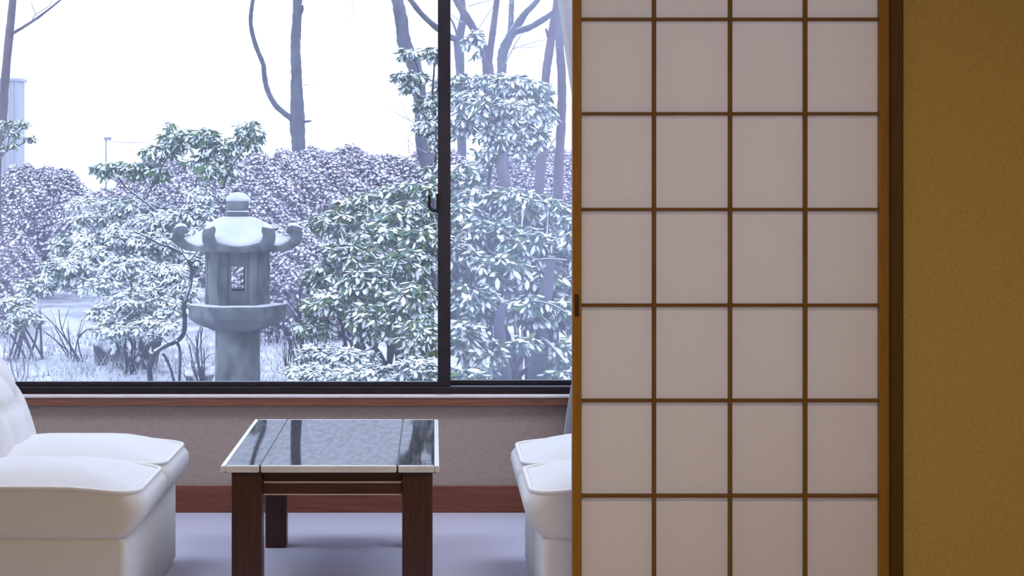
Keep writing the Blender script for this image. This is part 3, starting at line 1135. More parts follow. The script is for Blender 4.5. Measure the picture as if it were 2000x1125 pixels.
# ------------------------------------------------------------------ azalea mounds: small purple leaves dusted with snow
def rosette_template():
    V, Fc, Mi = [], [], []
    for k in range(5):
        a = 2 * PI * k / 5
        el = -0.1 + 0.5 * (k % 2)
        c, s_ = math.cos(a), math.sin(a)
        b = len(V)
        for t, w in ((0.05, 0), (0.6, -0.26), (0.6, 0.26), (1.0, 0)):
            V.append((c * t - s_ * w, s_ * t + c * w, t * el))
        Fc += [(b, b + 1, b + 2), (b + 1, b + 3, b + 2)]
        Mi += [0, 0]
    b = len(V)
    V.append((0, 0, 0.42))
    for k in range(5):
        a = 2 * PI * k / 5 + 0.3
        r = 0.62 if k % 2 else 0.48
        V.append((math.cos(a) * r, math.sin(a) * r, 0.20))
    for k in range(5):
        Fc.append((b, b + 1 + k, b + 1 + (k + 1) % 5))
        Mi.append(1)
    return np.array(V, float), np.array(Fc, int), np.array(Mi, int)


ROS = rosette_template()
ROS_BARE = (ROS[0], ROS[1][:10], ROS[2][:10])


def azalea(root, pads, size, colours, snow=0.7, core_mat='azalea_grey'):
    inv = np.array(root.location)
    pos, nor = [], []
    for px, py, rx, ry, d, n, df in pads:
        n = int(n * 1.45)
        s = F_PX / d
        c = np.array(P(px, py, d))
        q = RNG.normal(0, 1, (n, 3))
        q /= np.linalg.norm(q, axis=1, keepdims=True)
        q[:, 1] = np.where(RNG.random(n) < 0.8, -np.abs(q[:, 1]), q[:, 1])
        q[:, 2] = np.where(RNG.random(n) < 0.75, np.abs(q[:, 2]), q[:, 2])
        rad = np.array([rx / s, rx / s * df, ry / s])
        lump = 1 + 0.05 * np.sin(q[:, 0] * 9 + px) * np.sin(q[:, 2] * 8 + py) + 0.04 * np.sin(q[:, 0] * 23 + q[:, 2] * 17)
        pos.append(c + q * rad * (lump * RNG.uniform(0.93, 1.04, n))[:, None])
        nn = q / rad
        nor.append(nn / np.linalg.norm(nn, axis=1, keepdims=True))
        bm = bmesh.new()
        bmesh.ops.create_icosphere(bm, subdivisions=3, radius=1)
        for v in bm.verts:
            k = 0.90 + 0.03 * math.sin(v.co.x * 9 + px) * math.sin(v.co.z * 8 + py)
            v.co = Vector((v.co.x * rad[0] * k + c[0] - inv[0], v.co.y * rad[1] * k + c[1] - inv[1], v.co.z * rad[2] * k + c[2] - inv[2]))
        obj('twig_mass', bm, M[core_mat], root, True)['kind'] = 'stuff'
    pos = np.concatenate(pos) - inv
    nor = np.concatenate(nor)
    n = len(pos)
    up = nor * 0.55 + np.array([0, -0.05, 0.6]) + RNG.normal(0, 0.32, (n, 3))
    fw = RNG.normal(0, 1, (n, 3))
    fw -= up * (np.sum(fw * up, 1) / np.sum(up * up, 1))[:, None]
    mats4 = frames(pos, fw, up, size * RNG.uniform(0.7, 1.3, n))
    ci = RNG.choice(len(colours), n, p=[c[1] for c in colours])
    sn = RNG.random(n) < snow
    VV, FF, MM, off = [], [], [], 0
    for tm, s_ in ((ROS, True), (ROS_BARE, False)):
        for c in range(len(colours)):
            sel = (sn == s_) & (ci == c)
            if not sel.any():
                continue
            v2, f2 = replicate(tm[0], tm[1], mats4[sel])
            VV.append(v2)
            FF.append(f2 + off)
            off += len(v2)
            MM.append(np.tile(np.where(tm[2] == 0, c, len(colours)), sel.sum()))
    me = mesh_fast('foliage', np.concatenate(VV), np.concatenate(FF), np.concatenate(MM), [M[c[0]] for c in colours] + [M['leaf_snow']])
    link('foliage', me, root)['kind'] = 'stuff'


AZ = [('azalea', 0.5), ('azalea_grey', 0.3), ('azalea_red', 0.2)]
AZG = [('azalea', 0.2), ('azalea_grey', 0.75), ('azalea_red', 0.05)]
h = plant('azalea_hedge', 640, 420, 21, 'long clipped purple azalea hedge dusted with snow behind the stone lantern', 'hedge')
azalea(h, [(640, 445, 250, 152, 21, 13000, 0.5), (850, 440, 210, 140, 21.5, 9000, 0.5), (1050, 450, 200, 160, 21.5, 7000, 0.5), (470, 440, 170, 135, 20.5, 8000, 0.5), (600, 560, 170, 120, 18.5, 7000, 0.5), (1270, 450, 200, 155, 21.5, 4000, 0.5), (1500, 455, 210, 150, 21.5, 3500, 0.5)], 0.030, AZ, 0.88)
h = plant('azalea_bush', 330, 420, 20.5, 'purple azalea bush under the branching rhododendron left of the lantern', 'bush')
azalea(h, [(330, 440, 130, 125, 20, 6500, 0.6), (215, 470, 110, 95, 19.5, 4000, 0.6)], 0.029, AZ, 0.82)
h = plant('azalea_bush', 80, 420, 21, 'round grey-purple azalea bush at the left edge of the window', 'bush')
azalea(h, [(70, 450, 125, 122, 21, 7500, 0.7), (-110, 470, 140, 120, 21, 3000, 0.7), (170, 480, 70, 80, 21, 2500, 0.7)], 0.029, AZG, 0.72)
h = plant('azalea_bush', 10, 540, 18, 'low lavender azalea bush in front at the left window edge', 'bush')
azalea(h, [(0, 545, 75, 95, 18, 3500, 0.7)], 0.029, AZ, 0.82)

# ------------------------------------------------------------------ rhododendrons
GREEN = [('leaf_green', 0.45), ('leaf_blue', 0.40), ('leaf_olive', 0.15)]
PALE = [('leaf_pale', 0.6), ('leaf_blue', 0.25), ('leaf_olive', 0.15)]
BLUE = [('leaf_green', 0.2), ('leaf_blue', 0.65), ('leaf_olive', 0.15)]

h = plant('rhododendron', 350, 420, 16.5, 'tall spreading rhododendron with drooping green leaves behind the lantern', 'shrub')
ce = leafy(h, [(215, 328, 32, 16, 16.5, 16), (265, 328, 36, 18, 16.5, 20), (310, 300, 36, 20, 16.5, 18), (350, 272, 38, 22, 16.5, 26), (395, 268, 36, 22, 16.4, 26), (440, 290, 34, 24, 16.4, 22),
               (488, 262, 26, 28, 16.4, 24), (400, 320, 40, 22, 16.4, 16), (445, 330, 26, 22, 16.4, 12), (335, 245, 8, 8, 16.5, 2), (410, 335, 20, 25, 16.0, 8), (300, 335, 40, 14, 16.5, 12)],
           0.115, GREEN, (0.42, 0.33, 0.19, 0.06), n_obj=250, droop=(-1.1, -0.15))
for pts, w in (([(300, 560), (300, 450), (322, 432), (280, 392), (245, 365), (230, 345)], 6), ([(300, 560), (335, 470), (370, 440), (400, 405), (432, 372), (448, 335), (470, 300)], 6),
               ([(335, 470), (374, 415), (375, 395), (385, 350), (392, 320)], 5), ([(280, 392), (300, 360), (320, 320), (345, 285)], 4)):
    bm = bmesh.new()
    tube(bm, [P(x, y, 16.3 + 0.1 * math.sin(i * 2)) - Vector(h.location) for i, (x, y) in enumerate(pts)], [w * (1 - 0.6 * i / len(pts)) * 16.3 / F_PX / 2 for i in range(len(pts))], 7, 4, 0.08)
    obj('stem', bm, M['twig'], h, True)

h = plant('rhododendron', 240, 560, 15.5, 'wide snow-laden rhododendron filling the garden left of the lantern', 'shrub')
pads = [(190, 430, 60, 22, 16.5, 40), (270, 410, 60, 22, 16.5, 40), (340, 430, 55, 24, 16.2, 36), (150, 480, 60, 26, 16, 40), (230, 470, 60, 28, 16, 42), (310, 480, 60, 28, 15.8, 42), (365, 470, 40, 26, 15.8, 24),
        (130, 525, 60, 26, 15.6, 34), (250, 525, 55, 30, 15.4, 44), (320, 545, 55, 32, 15.2, 46), (200, 560, 40, 24, 15.2, 24), (270, 590, 60, 30, 15, 44), (335, 605, 45, 28, 15, 34), (210, 615, 45, 22, 15, 26), (385, 420, 40, 24, 16, 24), (400, 385, 40, 20, 16.2, 16), (180, 500, 50, 24, 15.8, 30), (290, 440, 50, 22, 16.2, 28), (240, 400, 50, 18, 16.8, 22), (380, 520, 30, 30, 15.4, 20), (230, 645, 50, 18, 14.8, 22), (300, 640, 50, 22, 14.8, 28), (350, 570, 40, 26, 15.1, 24), (150, 550, 40, 20, 15.6, 20), (170, 400, 40, 16, 17, 16)]
ce = leafy(h, pads, 0.095, PALE, (0.05, 0.12, 0.33, 0.50), n_obj=280, droop=(-0.7, 0.15))
b0 = P(280, 700, 15.6)
stems(h, ce, (b0.x, b0.y, gz(b0.x, b0.y) - 0.02), 16, M['twig'], 0.015)

h = plant('rhododendron', 60, 640, 16.5, 'low snow-laden rhododendron above the left chair back', 'shrub')
ce = leafy(h, [(20, 600, 45, 22, 16.5, 28), (75, 560, 45, 18, 16.8, 22), (50, 620, 30, 20, 16.3, 16), (10, 640, 30, 16, 16.3, 12)], 0.095, PALE, (0.04, 0.12, 0.34, 0.50), n_obj=120, droop=(-0.7, 0.15))
b0 = P(50, 690, 16.5)
stems(h, ce, (b0.x, b0.y, gz(b0.x, b0.y) - 0.02), 9, M['twig_pale'], 0.012)

h = plant('rhododendron', 720, 560, 12.6, 'large leafy rhododendron right of the lantern against the window frame', 'shrub')
pads = [(800, 375, 70, 22, 14.5, 34), (720, 400, 70, 24, 14.5, 40), (660, 435, 60, 26, 14, 36), (790, 425, 70, 30, 13.6, 44), (830, 470, 45, 34, 13, 34), (740, 465, 60, 30, 13.4, 38),
        (690, 500, 60, 32, 13, 40), (790, 520, 60, 36, 12.5, 40), (640, 545, 55, 30, 13, 34), (720, 560, 60, 36, 12.4, 42), (810, 590, 50, 40, 12.0, 38), (650, 600, 60, 32, 12.6, 38), (740, 625, 60, 38, 12.0, 40), (820, 660, 45, 40, 11.6, 34), (620, 640, 40, 22, 12.6, 20)]
ce = leafy(h, pads, 0.108, [('leaf_green', 0.52), ('leaf_blue', 0.33), ('leaf_olive', 0.13), ('leaf_yellow', 0.02)], (0.40, 0.28, 0.21, 0.11), n_obj=300, droop=(-1.05, 0.05))
b0 = P(760, 740, 12.6)
stems(h, ce, (b0.x, b0.y, gz(b0.x, b0.y) - 0.02), 18, M['twig'], 0.018)

h = plant('low_rhododendron', 700, 720, 11.6, 'low snow-covered shrub at the foot of the leafy rhododendron by the sill', 'shrub')
pads = [(630, 690, 50, 16, 12, 26), (690, 700, 50, 18, 11.8, 28), (600, 725, 45, 16, 11.8, 22), (660, 735, 55, 18, 11.5, 30), (740, 730, 55, 20, 11.4, 32), (815, 720, 45, 24, 11.2, 30), (790, 750, 60, 16, 11.2, 24), (700, 755, 60, 14, 11.3, 20), (610, 755, 50, 14, 11.5, 16)]
ce = leafy(h, pads, 0.085, PALE, (0.05, 0.18, 0.37, 0.40), n_obj=200, droop=(-0.6, 0.15))
b0 = P(720, 800, 11.6)
stems(h, ce, (b0.x, b0.y, gz(b0.x, b0.y) - 0.02), 10, M['twig'], 0.012)

h = plant('rhododendron', 1000, 560, 12.8, 'dense rhododendron filling the misted window pane beside the paper door', 'shrub')
pads = [(900, 350, 40, 34, 15, 30), (940, 390, 60, 30, 14.6, 40), (1010, 400, 60, 34, 14.4, 40), (1070, 420, 45, 36, 14.4, 30), (905, 430, 45, 36, 13.8, 36), (960, 460, 60, 36, 13.6, 42), (1040, 480, 60, 34, 13.4, 34), (1095, 500, 35, 40, 13.4, 20),
        (910, 510, 45, 36, 13, 36), (975, 530, 55, 34, 12.8, 36), (1050, 550, 55, 30, 12.8, 28), (910, 590, 45, 38, 12.4, 34), (955, 600, 30, 28, 12.6, 14), (1040, 600, 50, 28, 12.4, 20), (905, 660, 40, 36, 12, 30), (950, 690, 40, 34, 12, 24), (1090, 610, 30, 40, 12.6, 18),
        (1020, 665, 30, 8, 12.0, 6), (1090, 690, 30, 30, 12.4, 16), (900, 735, 35, 16, 11.6, 16), (1095, 740, 30, 20, 12.2, 12), (1140, 480, 40, 80, 13, 24), (1160, 640, 50, 60, 12.6, 24)]
ce = leafy(h, pads, 0.135, BLUE, (0.42, 0.34, 0.18, 0.06), n_obj=300, droop=(-1.15, -0.05))
b0 = P(990, 745, 12.9)
stems(h, ce, (b0.x, b0.y, gz(b0.x, b0.y) - 0.02), 18, M['twig'], 0.02)

h = plant('rhododendron', 980, 345, 15.6, 'high crown of snowy rhododendron leaves in front of the forked trunks', 'shrub')
pads = [(900, 165, 30, 22, 15.8, 18), (945, 165, 40, 22, 15.8, 24), (1000, 165, 40, 24, 15.6, 28), (1045, 180, 34, 26, 15.6, 24), (910, 205, 36, 30, 15.6, 26), (960, 215, 45, 30, 15.4, 30), (1020, 220, 45, 30, 15.4, 30), (1065, 220, 24, 24, 15.4, 14), (900, 245, 28, 18, 15.6, 12),
        (970, 265, 40, 26, 15.4, 24), (1030, 265, 40, 26, 15.4, 22), (950, 300, 24, 14, 15.4, 8), (1020, 300, 22, 14, 15.4, 6), (925, 85, 18, 30, 16, 8)]
ce = leafy(h, pads, 0.118, BLUE, (0.24, 0.34, 0.28, 0.14), n_obj=260, droop=(-1.1, -0.05))
for pts, w in (([(962, 735), (958, 600), (955, 480), (955, 350), (962, 315), (958, 270), (975, 220), (1000, 185)], 9), ([(958, 270), (930, 250), (905, 220)], 6), ([(962, 315), (1000, 280), (1040, 240)], 6)):
    bm = bmesh.new()
    tube(bm, [P(x, y, 15.6) - Vector(h.location) for x, y in pts], [w * (1 - 0.6 * i / len(pts)) * 15.6 / F_PX / 2 for i in range(len(pts))], 7, 4, 0.08)
    obj('stem', bm, M['twig'], h, True)

h = plant('rhododendron', 830, 340, 17, 'leafy rhododendron sprays climbing round the leaning trunk by the window frame', 'shrub')
pads = [(800, 105, 20, 12, 17, 9), (845, 105, 16, 18, 17, 10), (785, 148, 18, 10, 17, 8), (815, 150, 22, 12, 17, 9), (800, 170, 14, 8, 17, 5), (835, 205, 22, 18, 17, 14), (850, 240, 20, 20, 17, 13), (830, 245, 18, 16, 17, 10), (850, 280, 14, 14, 17, 7), (868, 180, 22, 40, 17.2, 14), (850, 330, 26, 16, 17, 10)]
ce = leafy(h, pads, 0.12, BLUE, (0.2, 0.34, 0.32, 0.14), n_obj=120, droop=(-1.2, -0.1))
for pts, w in (([(842, 702), (846, 560), (845, 430), (850, 330), (852, 250), (845, 190), (848, 130), (843, 100)], 7), ([(852, 250), (820, 200), (810, 160), (788, 145)], 4), ([(820, 200), (818, 140), (802, 104)], 4)):
    bm = bmesh.new()
    tube(bm, [P(x, y, 17) - Vector(h.location) for x, y in pts], [w * (1 - 0.6 * i / len(pts)) * 17 / F_PX / 2 for i in range(len(pts))], 7, 4, 0.08)
    obj('stem', bm, M['twig'], h, True)

h = plant('sapling', 10, 320, 18, 'thin sapling with sparse small leaves at the far left of the window', 'sapling')
pads = [(12, 245, 16, 8, 18, 6), (45, 245, 12, 8, 18, 5), (28, 262, 14, 6, 18, 4), (58, 272, 10, 5, 18, 3), (5, 290, 12, 12, 18, 5), (30, 285, 8, 5, 18, 2)]
ce = leafy(h, pads, 0.085, BLUE, (0.4, 0.35, 0.2, 0.05), n_obj=60, droop=(-0.8, 0.5))
for pts, w in (([(-30, 520), (-25, 400), (-5, 325), (12, 295), (35, 285), (58, 272)], 5), ([(12, 295), (18, 268), (14, 245)], 3), ([(12, 295), (32, 265), (46, 246)], 3)):
    bm = bmesh.new()
    tube(bm, [P(x, y, 18) - Vector(h.location) for x, y in pts], [w * (1 - 0.5 * i / len(pts)) * 18 / F_PX / 2 for i in range(len(pts))], 6, 4, 0.05)
    obj('stem', bm, M['twig_pale'], h, True)


# ------------------------------------------------------------------ trees
def tree(name, label, d, trunk, wid, mat, branches=(), twigs=(), knob=0.07):
    """trunk, branches: photo-pixel polylines at distance d, widths in pixels"""
    b = P(trunk[0][0], trunk[0][1], d)
    g = gz(b.x, d)
    root = empty(name, (b.x, d, g - 0.02))
    tag(root, label, 'tree')
    O = Vector(root.location)
    k = d / F_PX / 2
    bm = bmesh.new()
    pts = [Vector((0, 0, 0))] + [P(x, y, d) - O for x, y in trunk]
    tube(bm, pts, [wid[0] * 1.25 * k] + [w * k for w in wid], 12, 6, knob)
    obj('trunk', bm, mat, root, True)
    for i, (bp, w0, w1, dd) in enumerate(branches):
        n = len(bp)
        bm = bmesh.new()
        tube(bm, [P(x, y, d + dd * j / (n - 1)) - O for j, (x, y) in enumerate(bp)], [(w0 + (w1 - w0) * j / (n - 1)) * k for j in range(n)], 9, 6, knob)
        obj('branch', bm, mat, root, True)
    for bp, w0, w1, dd in twigs:
        n = len(bp)
        bm = bmesh.new()
        tube(bm, [P(x, y, d + dd) - O for x, y in bp], [(w0 + (w1 - w0) * j / (n - 1)) * k for j in range(n)], 6, 4, 0.05)
        obj('twig', bm, M['twig_pale'], root, True)
    return root


tree('bare_tree', 'slim reddish bare tree at the left edge of the window', 19, [(-8, 330), (2, 250), (8, 180), (16, 90), (25, 0), (32, -90), (45, -200)], [22, 20, 17, 17, 15, 12, 6], M['bark_red'],
     [([(20, 68), (50, 50), (80, 30), (122, -4), (170, -50)], 7, 3, -0.5), ([(28, -40), (-20, -100), (-80, -160)], 7, 3, 0.4)],
     [([(62, 42), (70, 28), (95, 12), (105, -10)], 2.5, 1.2, -0.2), ([(70, 28), (62, 8), (60, -15)], 2, 1, -0.2)])
tree('bare_tree', 'grey tree with a curved side branch rising behind the hedge', 23.5, [(585, 330), (583, 285), (581, 240), (580, 205), (579, 150), (577, 90), (580, 40), (581, 0), (584, -100), (580, -240)], [30, 27, 31, 27, 21, 20, 19, 19, 16, 8], M['bark'],
     [([(578, 238), (562, 226), (538, 205), (522, 175), (516, 145), (514, 125), (500, 90), (490, 50), (491, 20), (495, -5), (510, -90)], 12, 7, -0.4), ([(590, 238), (600, 237), (607, 236)], 7, 4, -0.1), ([(586, 30), (591, 18), (590, 10)], 7, 4, -0.1), ([(584, -100), (640, -160), (690, -230)], 9, 4, 0.3)],
     [([(592, 165), (605, 166), (618, 165)], 2, 1, -0.1), ([(640, -160), (690, 10), (682, 32)], 1.5, 1, 0.2), ([(682, 32), (672, 36), (668, 28)], 1.2, 0.8, 0.2)])
tree('bare_tree', 'thick grey trunk leaning left of the dark window mullion', 20, [(845, 400), (838, 330), (826, 280), (822, 220), (818, 170), (808, 125), (790, 85), (784, 40), (776, 0), (762, -80), (740, -220)], [36, 33, 27, 25, 26, 28, 27, 25, 23, 19, 10], M['bark'],
     [([(792, 95), (783, 112), (785, 120)], 12, 5, -0.1), ([(776, 0), (810, -80), (850, -160)], 12, 5, 0.3)],
     [([(828, 250), (800, 235), (775, 222), (758, 208)], 2.5, 1, -0.2), ([(800, 235), (790, 218), (786, 200)], 1.5, 1, -0.2), ([(836, 300), (808, 285), (788, 262)], 2, 1, -0.2), ([(800, 300), (797, 280), (801, 262)], 2, 1, -0.2)])
tree('bare_tree', 'pale trunk just right of the mullion with a branch crossing behind it', 22, [(905, 380), (903, 320), (901, 240), (900, 180), (898, 120), (896, 80), (905, 30), (900, -40), (905, -160)], [18, 18, 17, 17, 18, 20, 12, 10, 6], M['bark'],
     [([(896, 78), (876, 70), (850, 52), (822, 26), (800, -2), (770, -40)], 14, 9, -0.4), ([(896, 80), (885, 45), (870, 20), (850, -15)], 5, 3, 0.3)])
tree('forked_tree', 'reddish trunk forking into a wide V above the high leafy crown', 19, [(990, 400), (984, 350), (972, 300), (962, 220), (955, 150), (951, 120), (945, 95), (930, 65), (912, 35), (892, 2), (862, -50)], [24, 22, 20, 21, 22, 22, 18, 16, 15, 13, 9], M['bark_red'],
     [([(954, 125), (958, 95), (963, 60), (968, 20), (972, -10), (985, -100)], 15, 10, -0.3), ([(930, 65), (945, 40), (965, 10)], 2.5, 1.5, 0.3)],
     [([(915, 12), (935, 6), (960, 0)], 2.5, 1.5, -0.2), ([(905, 45), (890, 35), (880, 28)], 2.5, 1.5, -0.2), ([(925, 70), (950, 118), (958, 135)], 2, 1.2, -0.4)])
tree('forked_tree', 'grey trunk with spreading upper limbs right of the V-forked tree', 20.5, [(988, 410), (984, 330), (981, 220), (980, 145), (982, 105), (993, 78), (1010, 50), (1026, 26), (1050, 0), (1090, -60)], [22, 20, 18, 18, 20, 19, 17, 13, 10, 6], M['bark'],
     [([(1003, 62), (1030, 55), (1055, 42), (1082, 24), (1115, 0), (1160, -40)], 15, 9, -0.3), ([(996, 70), (998, 40), (999, 10), (1000, -15), (1005, -90)], 12, 9, 0.3)],
     [([(978, 140), (1000, 98), (1015, 72), (1024, 62)], 3, 1.5, -0.4), ([(1000, 96), (1030, 86), (1068, 76)], 2.5, 1.2, -0.4), ([(1016, 93), (1040, 92), (1066, 86)], 2, 1, -0.4), ([(1035, 25), (1036, 5), (1030, -10)], 2, 1, -0.2)])
tree('bare_tree', 'slanting pinkish trunk between the forked tree and the curtain', 18, [(1048, 420), (1053, 360), (1058, 300), (1063, 240), (1066, 150), (1073, 100), (1080, 50), (1088, 0), (1100, -90)], [20, 20, 19, 17, 17, 17, 15, 14, 10], M['bark_red'],
     [([(1072, 75), (1068, 62), (1066, 56)], 7, 4, -0.1), ([(1070, 178), (1076, 168), (1078, 164)], 6, 3, -0.1)])
tree('bare_tree', 'tall straight trunk rightmost beside the curtain edge', 16, [(1078, 600), (1084, 540), (1088, 440), (1092, 320), (1097, 220), (1097, 150), (1093, 90), (1090, 40), (1088, 0), (1080, -120)], [26, 24, 22, 19, 18, 17, 17, 16, 15, 10], M['bark_red'],
     [([(1096, 130), (1092, 100), (1090, 94)], 7, 4, -0.1)], [([(1085, 270), (1075, 285), (1070, 310)], 3, 1.5, -0.2)])
tree('tree_stump', 'thick leaning grey trunk low in the misted pane', 12.25, [(985, 745), (980, 690), (975, 630), (985, 590)], [30, 26, 22, 10], M['bark'])
tree('tree_stump', 'broad dark trunk low in the misted pane with a snowy bough', 12.5, [(1050, 745), (1050, 690), (1055, 630), (1070, 560), (1078, 500)], [38, 34, 28, 22, 14], M['bark'],
     [([(1050, 660), (1070, 670), (1090, 690), (1108, 712)], 10, 5, -0.5), ([(1072, 545), (1050, 512), (1075, 506), (1108, 509)], 5, 4, -0.6), ([(1062, 610), (1040, 590), (1075, 594), (1108, 612)], 5, 4, -0.6)])

# crooked snowy bush beside the lantern
cr = plant('crooked_shrub', 340, 690, 13.6, 'crooked dark bare shrub with snow on it close left of the lantern', 'shrub')
O = Vector(cr.location)
for pts, w0, w1, nm_ in (([(300, 690), (322, 676), (345, 666), (358, 652), (361, 625), (359, 600), (366, 575), (373, 548), (374, 525), (368, 508)], 10, 8, 'trunk'),
                         ([(369, 510), (356, 495), (335, 484), (315, 478), (290, 465), (262, 452)], 6, 2.5, 'branch'), ([(369, 510), (380, 497), (392, 486), (402, 476)], 5, 2, 'branch'), ([(356, 495), (348, 480), (346, 462)], 4, 2, 'branch'),
                         ([(330, 482), (322, 465), (312, 450)], 3, 1.5, 'branch'), ([(300, 690), (292, 720), (300, 790)], 10, 12, 'trunk'), ([(330, 672), (318, 660), (290, 655), (262, 662)], 5, 2, 'branch'),
                         ([(318, 690), (330, 712), (340, 745)], 6, 5, 'branch'), ([(345, 666), (352, 690), (350, 750)], 6, 6, 'branch')):
    bm = bmesh.new()
    n = len(pts)
    k = 13.6 / F_PX / 2
    tube(bm, [P(x, y, 13.6 + 0.08 * math.sin(i)) - O for i, (x, y) in enumerate(pts)], [(w0 + (w1 - w0) * i / (n - 1)) * k for i in range(n)], 8, 5, 0.09)
    obj(nm_, bm, M['twig'], cr, True)


def twig_bush(name, label, d, base_px, tips, w=2.4, mat='twig', jit=14):
    root = plant(name, base_px[0], base_px[1], d, label, 'shrub')
    O = Vector(root.location)
    k = d / F_PX / 2
    for tx, ty in tips:
        mx_, my = (base_px[0] + tx) / 2 + random.uniform(-jit, jit), (base_px[1] + ty) / 2 + random.uniform(-jit, jit) * 0.6
        bm = bmesh.new()
        b = Vector((random.uniform(-0.06, 0.06), random.uniform(-0.06, 0.06), -0.01))
        e = P(tx, ty, d + random.uniform(-0.25, 0.25)) - O
        m = P(mx_, my, d + random.uniform(-0.1, 0.1)) - O
        tube(bm, [b, m, e], [w * 1.3 * k, w * k, w * 0.5 * k], 6, 4, 0.08)
        obj('stem', bm, M[mat], root, True)
        if random.random() < 0.8:
            bm = bmesh.new()
            e2 = m.lerp(e, 0.9) + Vector((random.uniform(-0.12, 0.12), 0, random.uniform(0.0, 0.08)))
            tube(bm, [m, m.lerp(e2, 0.5) + Vector((0, 0, 0.02)), e2], [w * 0.7 * k, w * 0.5 * k, w * 0.3 * k], 5, 3, 0.08)
            obj('twig', bm, M[mat], root, True)
    return root


twig_bush('bare_shrub', 'bare forked twigs rising just right of the lantern platform', 13.8, (600, 700), [(560, 590), (575, 570), (585, 560), (600, 600), (548, 610), (570, 640), (556, 560), (612, 640)], 3.5)
twig_bush('bare_shrub', 'thin upright bare twigs right of the lantern shaft', 13.4, (565, 760), [(545, 690), (555, 665), (562, 680), (572, 670), (580, 695), (535, 705), (590, 690), (566, 650), (548, 650)], 2.6)
twig_bush('bare_shrub', 'low tangle of dark twigs between the crooked shrub and lantern shaft', 13.9, (392, 740), [(370, 670), (382, 655), (395, 660), (405, 650), (412, 690), (375, 700), (388, 640), (365, 650), (400, 620)], 3.0)
twig_bush('bare_shrub', 'bare twigs under the snow-laden rhododendron', 15.2, (258, 720), [(225, 640), (240, 625), (255, 640), (270, 620), (285, 640), (300, 635), (232, 670), (310, 650), (248, 600)], 3.0)
twig_bush('bare_shrub', 'pale bent twigs over the snow at the left', 16.5, (150, 690), [(75, 605), (115, 604), (100, 620), (130, 640), (60, 630), (90, 650), (160, 625), (175, 640)], 2.5, 'twig')
twig_bush('bare_shrub', 'thin pale stalks standing in snow behind the left chair', 14.5, (30, 790), [(20, 640), (42, 660), (55, 680), (28, 690), (62, 700), (10, 670)], 2.2, 'twig_pale')


def rock(name, label, px, py, rx, ry, d):
    c = P(px, py, d)
    r = empty(name, (c.x, d, gz(c.x, d)))
    tag(r, label, 'rock', 'snowy rocks in the garden')
    s = F_PX / d
    hgt = max(c.z - gz(c.x, d), 0.02)
    bm = bmesh.new()
    bmesh.ops.create_icosphere(bm, subdivisions=3, radius=1)
    sd = random.uniform(0, 9)
    for v in bm.verts:
        k = 1 + 0.18 * math.sin(v.co.x * 3 + sd) * math.cos(v.co.z * 4 + sd) + 0.08 * math.sin(v.co.y * 9 + v.co.x * 7)
        v.co = Vector((v.co.x * rx / s * k, v.co.y * rx / s * 0.7 * k, hgt * 0.5 + v.co.z * (ry / s + hgt * 0.5) * k))
    obj('stone', bm, M['rock'], r, True)
    bm = bmesh.new()
    bmesh.ops.create_icosphere(bm, subdivisions=3, radius=1)
    for v in bm.verts:
        v.co = Vector((v.co.x * rx / s * 0.92, v.co.y * rx / s * 0.62, hgt + ry / s * 0.75 + max(v.co.z, -0.3) * ry / s * 0.6))
    obj('snow_cap', bm, M['snow'], r, True)


rock('rock', 'small dark snow-capped rock under the snow-laden rhododendron', 200, 668, 18, 9, 16.3)
rock('rock', 'flat dark rock right of the snow-capped one', 232, 680, 16, 4, 15.9)
rock('rock', 'snowy rock at the foot of the lantern shaft', 388, 722, 26, 9, 14.3)
rock('rock', 'dark rock between bare twigs below the crooked shrub', 262, 696, 14, 9, 15.4)

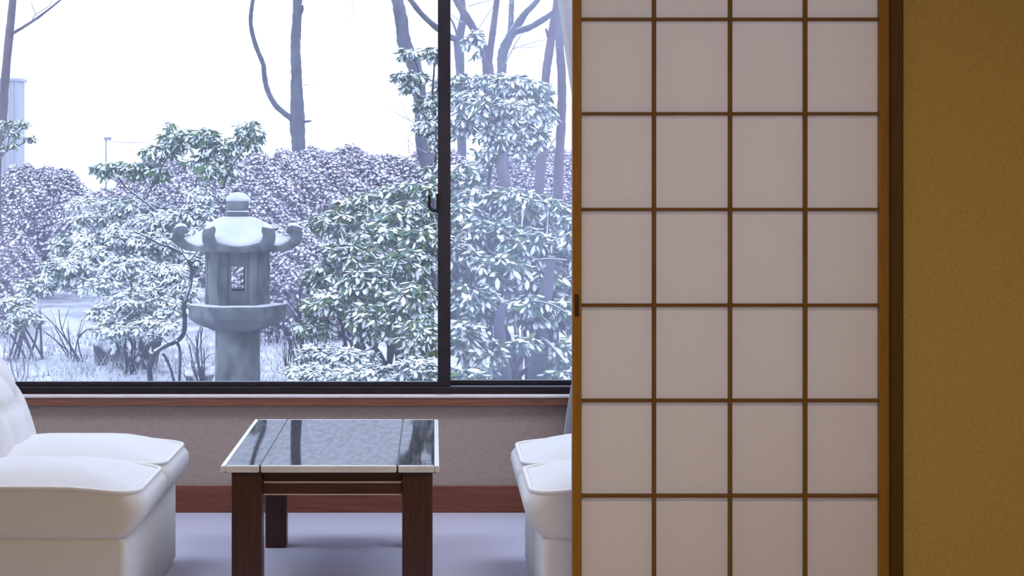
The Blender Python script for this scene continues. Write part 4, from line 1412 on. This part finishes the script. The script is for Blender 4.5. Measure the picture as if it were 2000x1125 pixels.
# dry grass and stubble poking through the snow
VV, FF = [], []
off = 0
for i in range(4200):
    y = random.uniform(12.2, 18.5)
    x = random.uniform(-0.215, -0.03) * y
    if abs(x - lc.x) < 0.3 and abs(y - LD) < 0.4:
        continue
    z = gz(x, y)
    hgt = random.uniform(0.03, 0.15) * (1.9 if random.random() < 0.15 else 1)
    w = random.uniform(0.003, 0.007)
    lx_, ly_ = random.uniform(-0.08, 0.08), random.uniform(-0.05, 0.05)
    a = random.uniform(0, PI)
    c_, s_ = math.cos(a) * w, math.sin(a) * w
    VV += [(x - c_, y - s_, z - 0.01), (x + c_, y + s_, z - 0.01), (x - s_, y + c_, z - 0.01), (x + lx_, y + ly_, z + hgt)]
    FF += [(off, off + 1, off + 3), (off + 1, off + 2, off + 3), (off + 2, off, off + 3)]
    off += 4
me = mesh_fast('dry_grass', np.array(VV), np.array(FF), np.zeros(len(FF), int), [M['twig_pale']])
tag(link('dry_grass', me), 'dry grass stalks poking through the snow', 'grass', None, 'stuff')

# ------------------------------------------------------------------ far things beyond the hedge
bd = 85.0
bb = empty('building', (P(20, 345, bd).x, bd, gz(0, bd)))
tag(bb, 'pale concrete tower block in the mist at the far left', 'building')
sB = F_PX / bd
w_ = 74 / sB
bb.location.x = P(7, 345, bd).x
top = P(0, 158, bd).z - gz(0, bd)
boxo('wall', -w_ + 27 / sB, 27 / sB, 0, 1.5, 0, top, M['concrete'], bb)
boxo('parapet', -w_ + 27 / sB - 0.1, 27 / sB + 0.1, -0.1, 1.6, top, top + 0.12, M['concrete'], bb)
for k in range(4):
    boxo('wall_rib', 27 / sB - 0.25 - k * 0.4, 27 / sB - 0.17 - k * 0.4, -0.06, 0, 0, top - 0.05, M['concrete'], bb)

pd = 60.0
pp = P(207, 345, pd)
pr_ = empty('lamp_post', (pp.x, pd, gz(0, pd)))
tag(pr_, 'faint pale post with a horizontal wire beyond the garden hedge', 'post')
sP = F_PX / pd
zt_ = P(0, 270, pd).z - gz(0, pd)
bm = bmesh.new()
tube(bm, [(0, 0, 0), (0, 0, zt_ * 0.5), (0, 0, zt_)], [0.035, 0.03, 0.025], 8, 2)
obj('pole', bm, M['pole'], pr_, True)
bm = bmesh.new()
box(bm, -0.06, 0.16, -0.06, 0.06, zt_ - 0.06, zt_ + 0.04, 0.02)
obj('head', bm, M['pole'], pr_)
bm = bmesh.new()
tube(bm, [(0.1, 0, zt_ - 0.08), (0.5, 0, zt_ - 0.13), (1.4, 0, zt_ - 0.12)], [0.012, 0.012, 0.012], 6, 3)
obj('wire', bm, M['pole'], pr_, True)
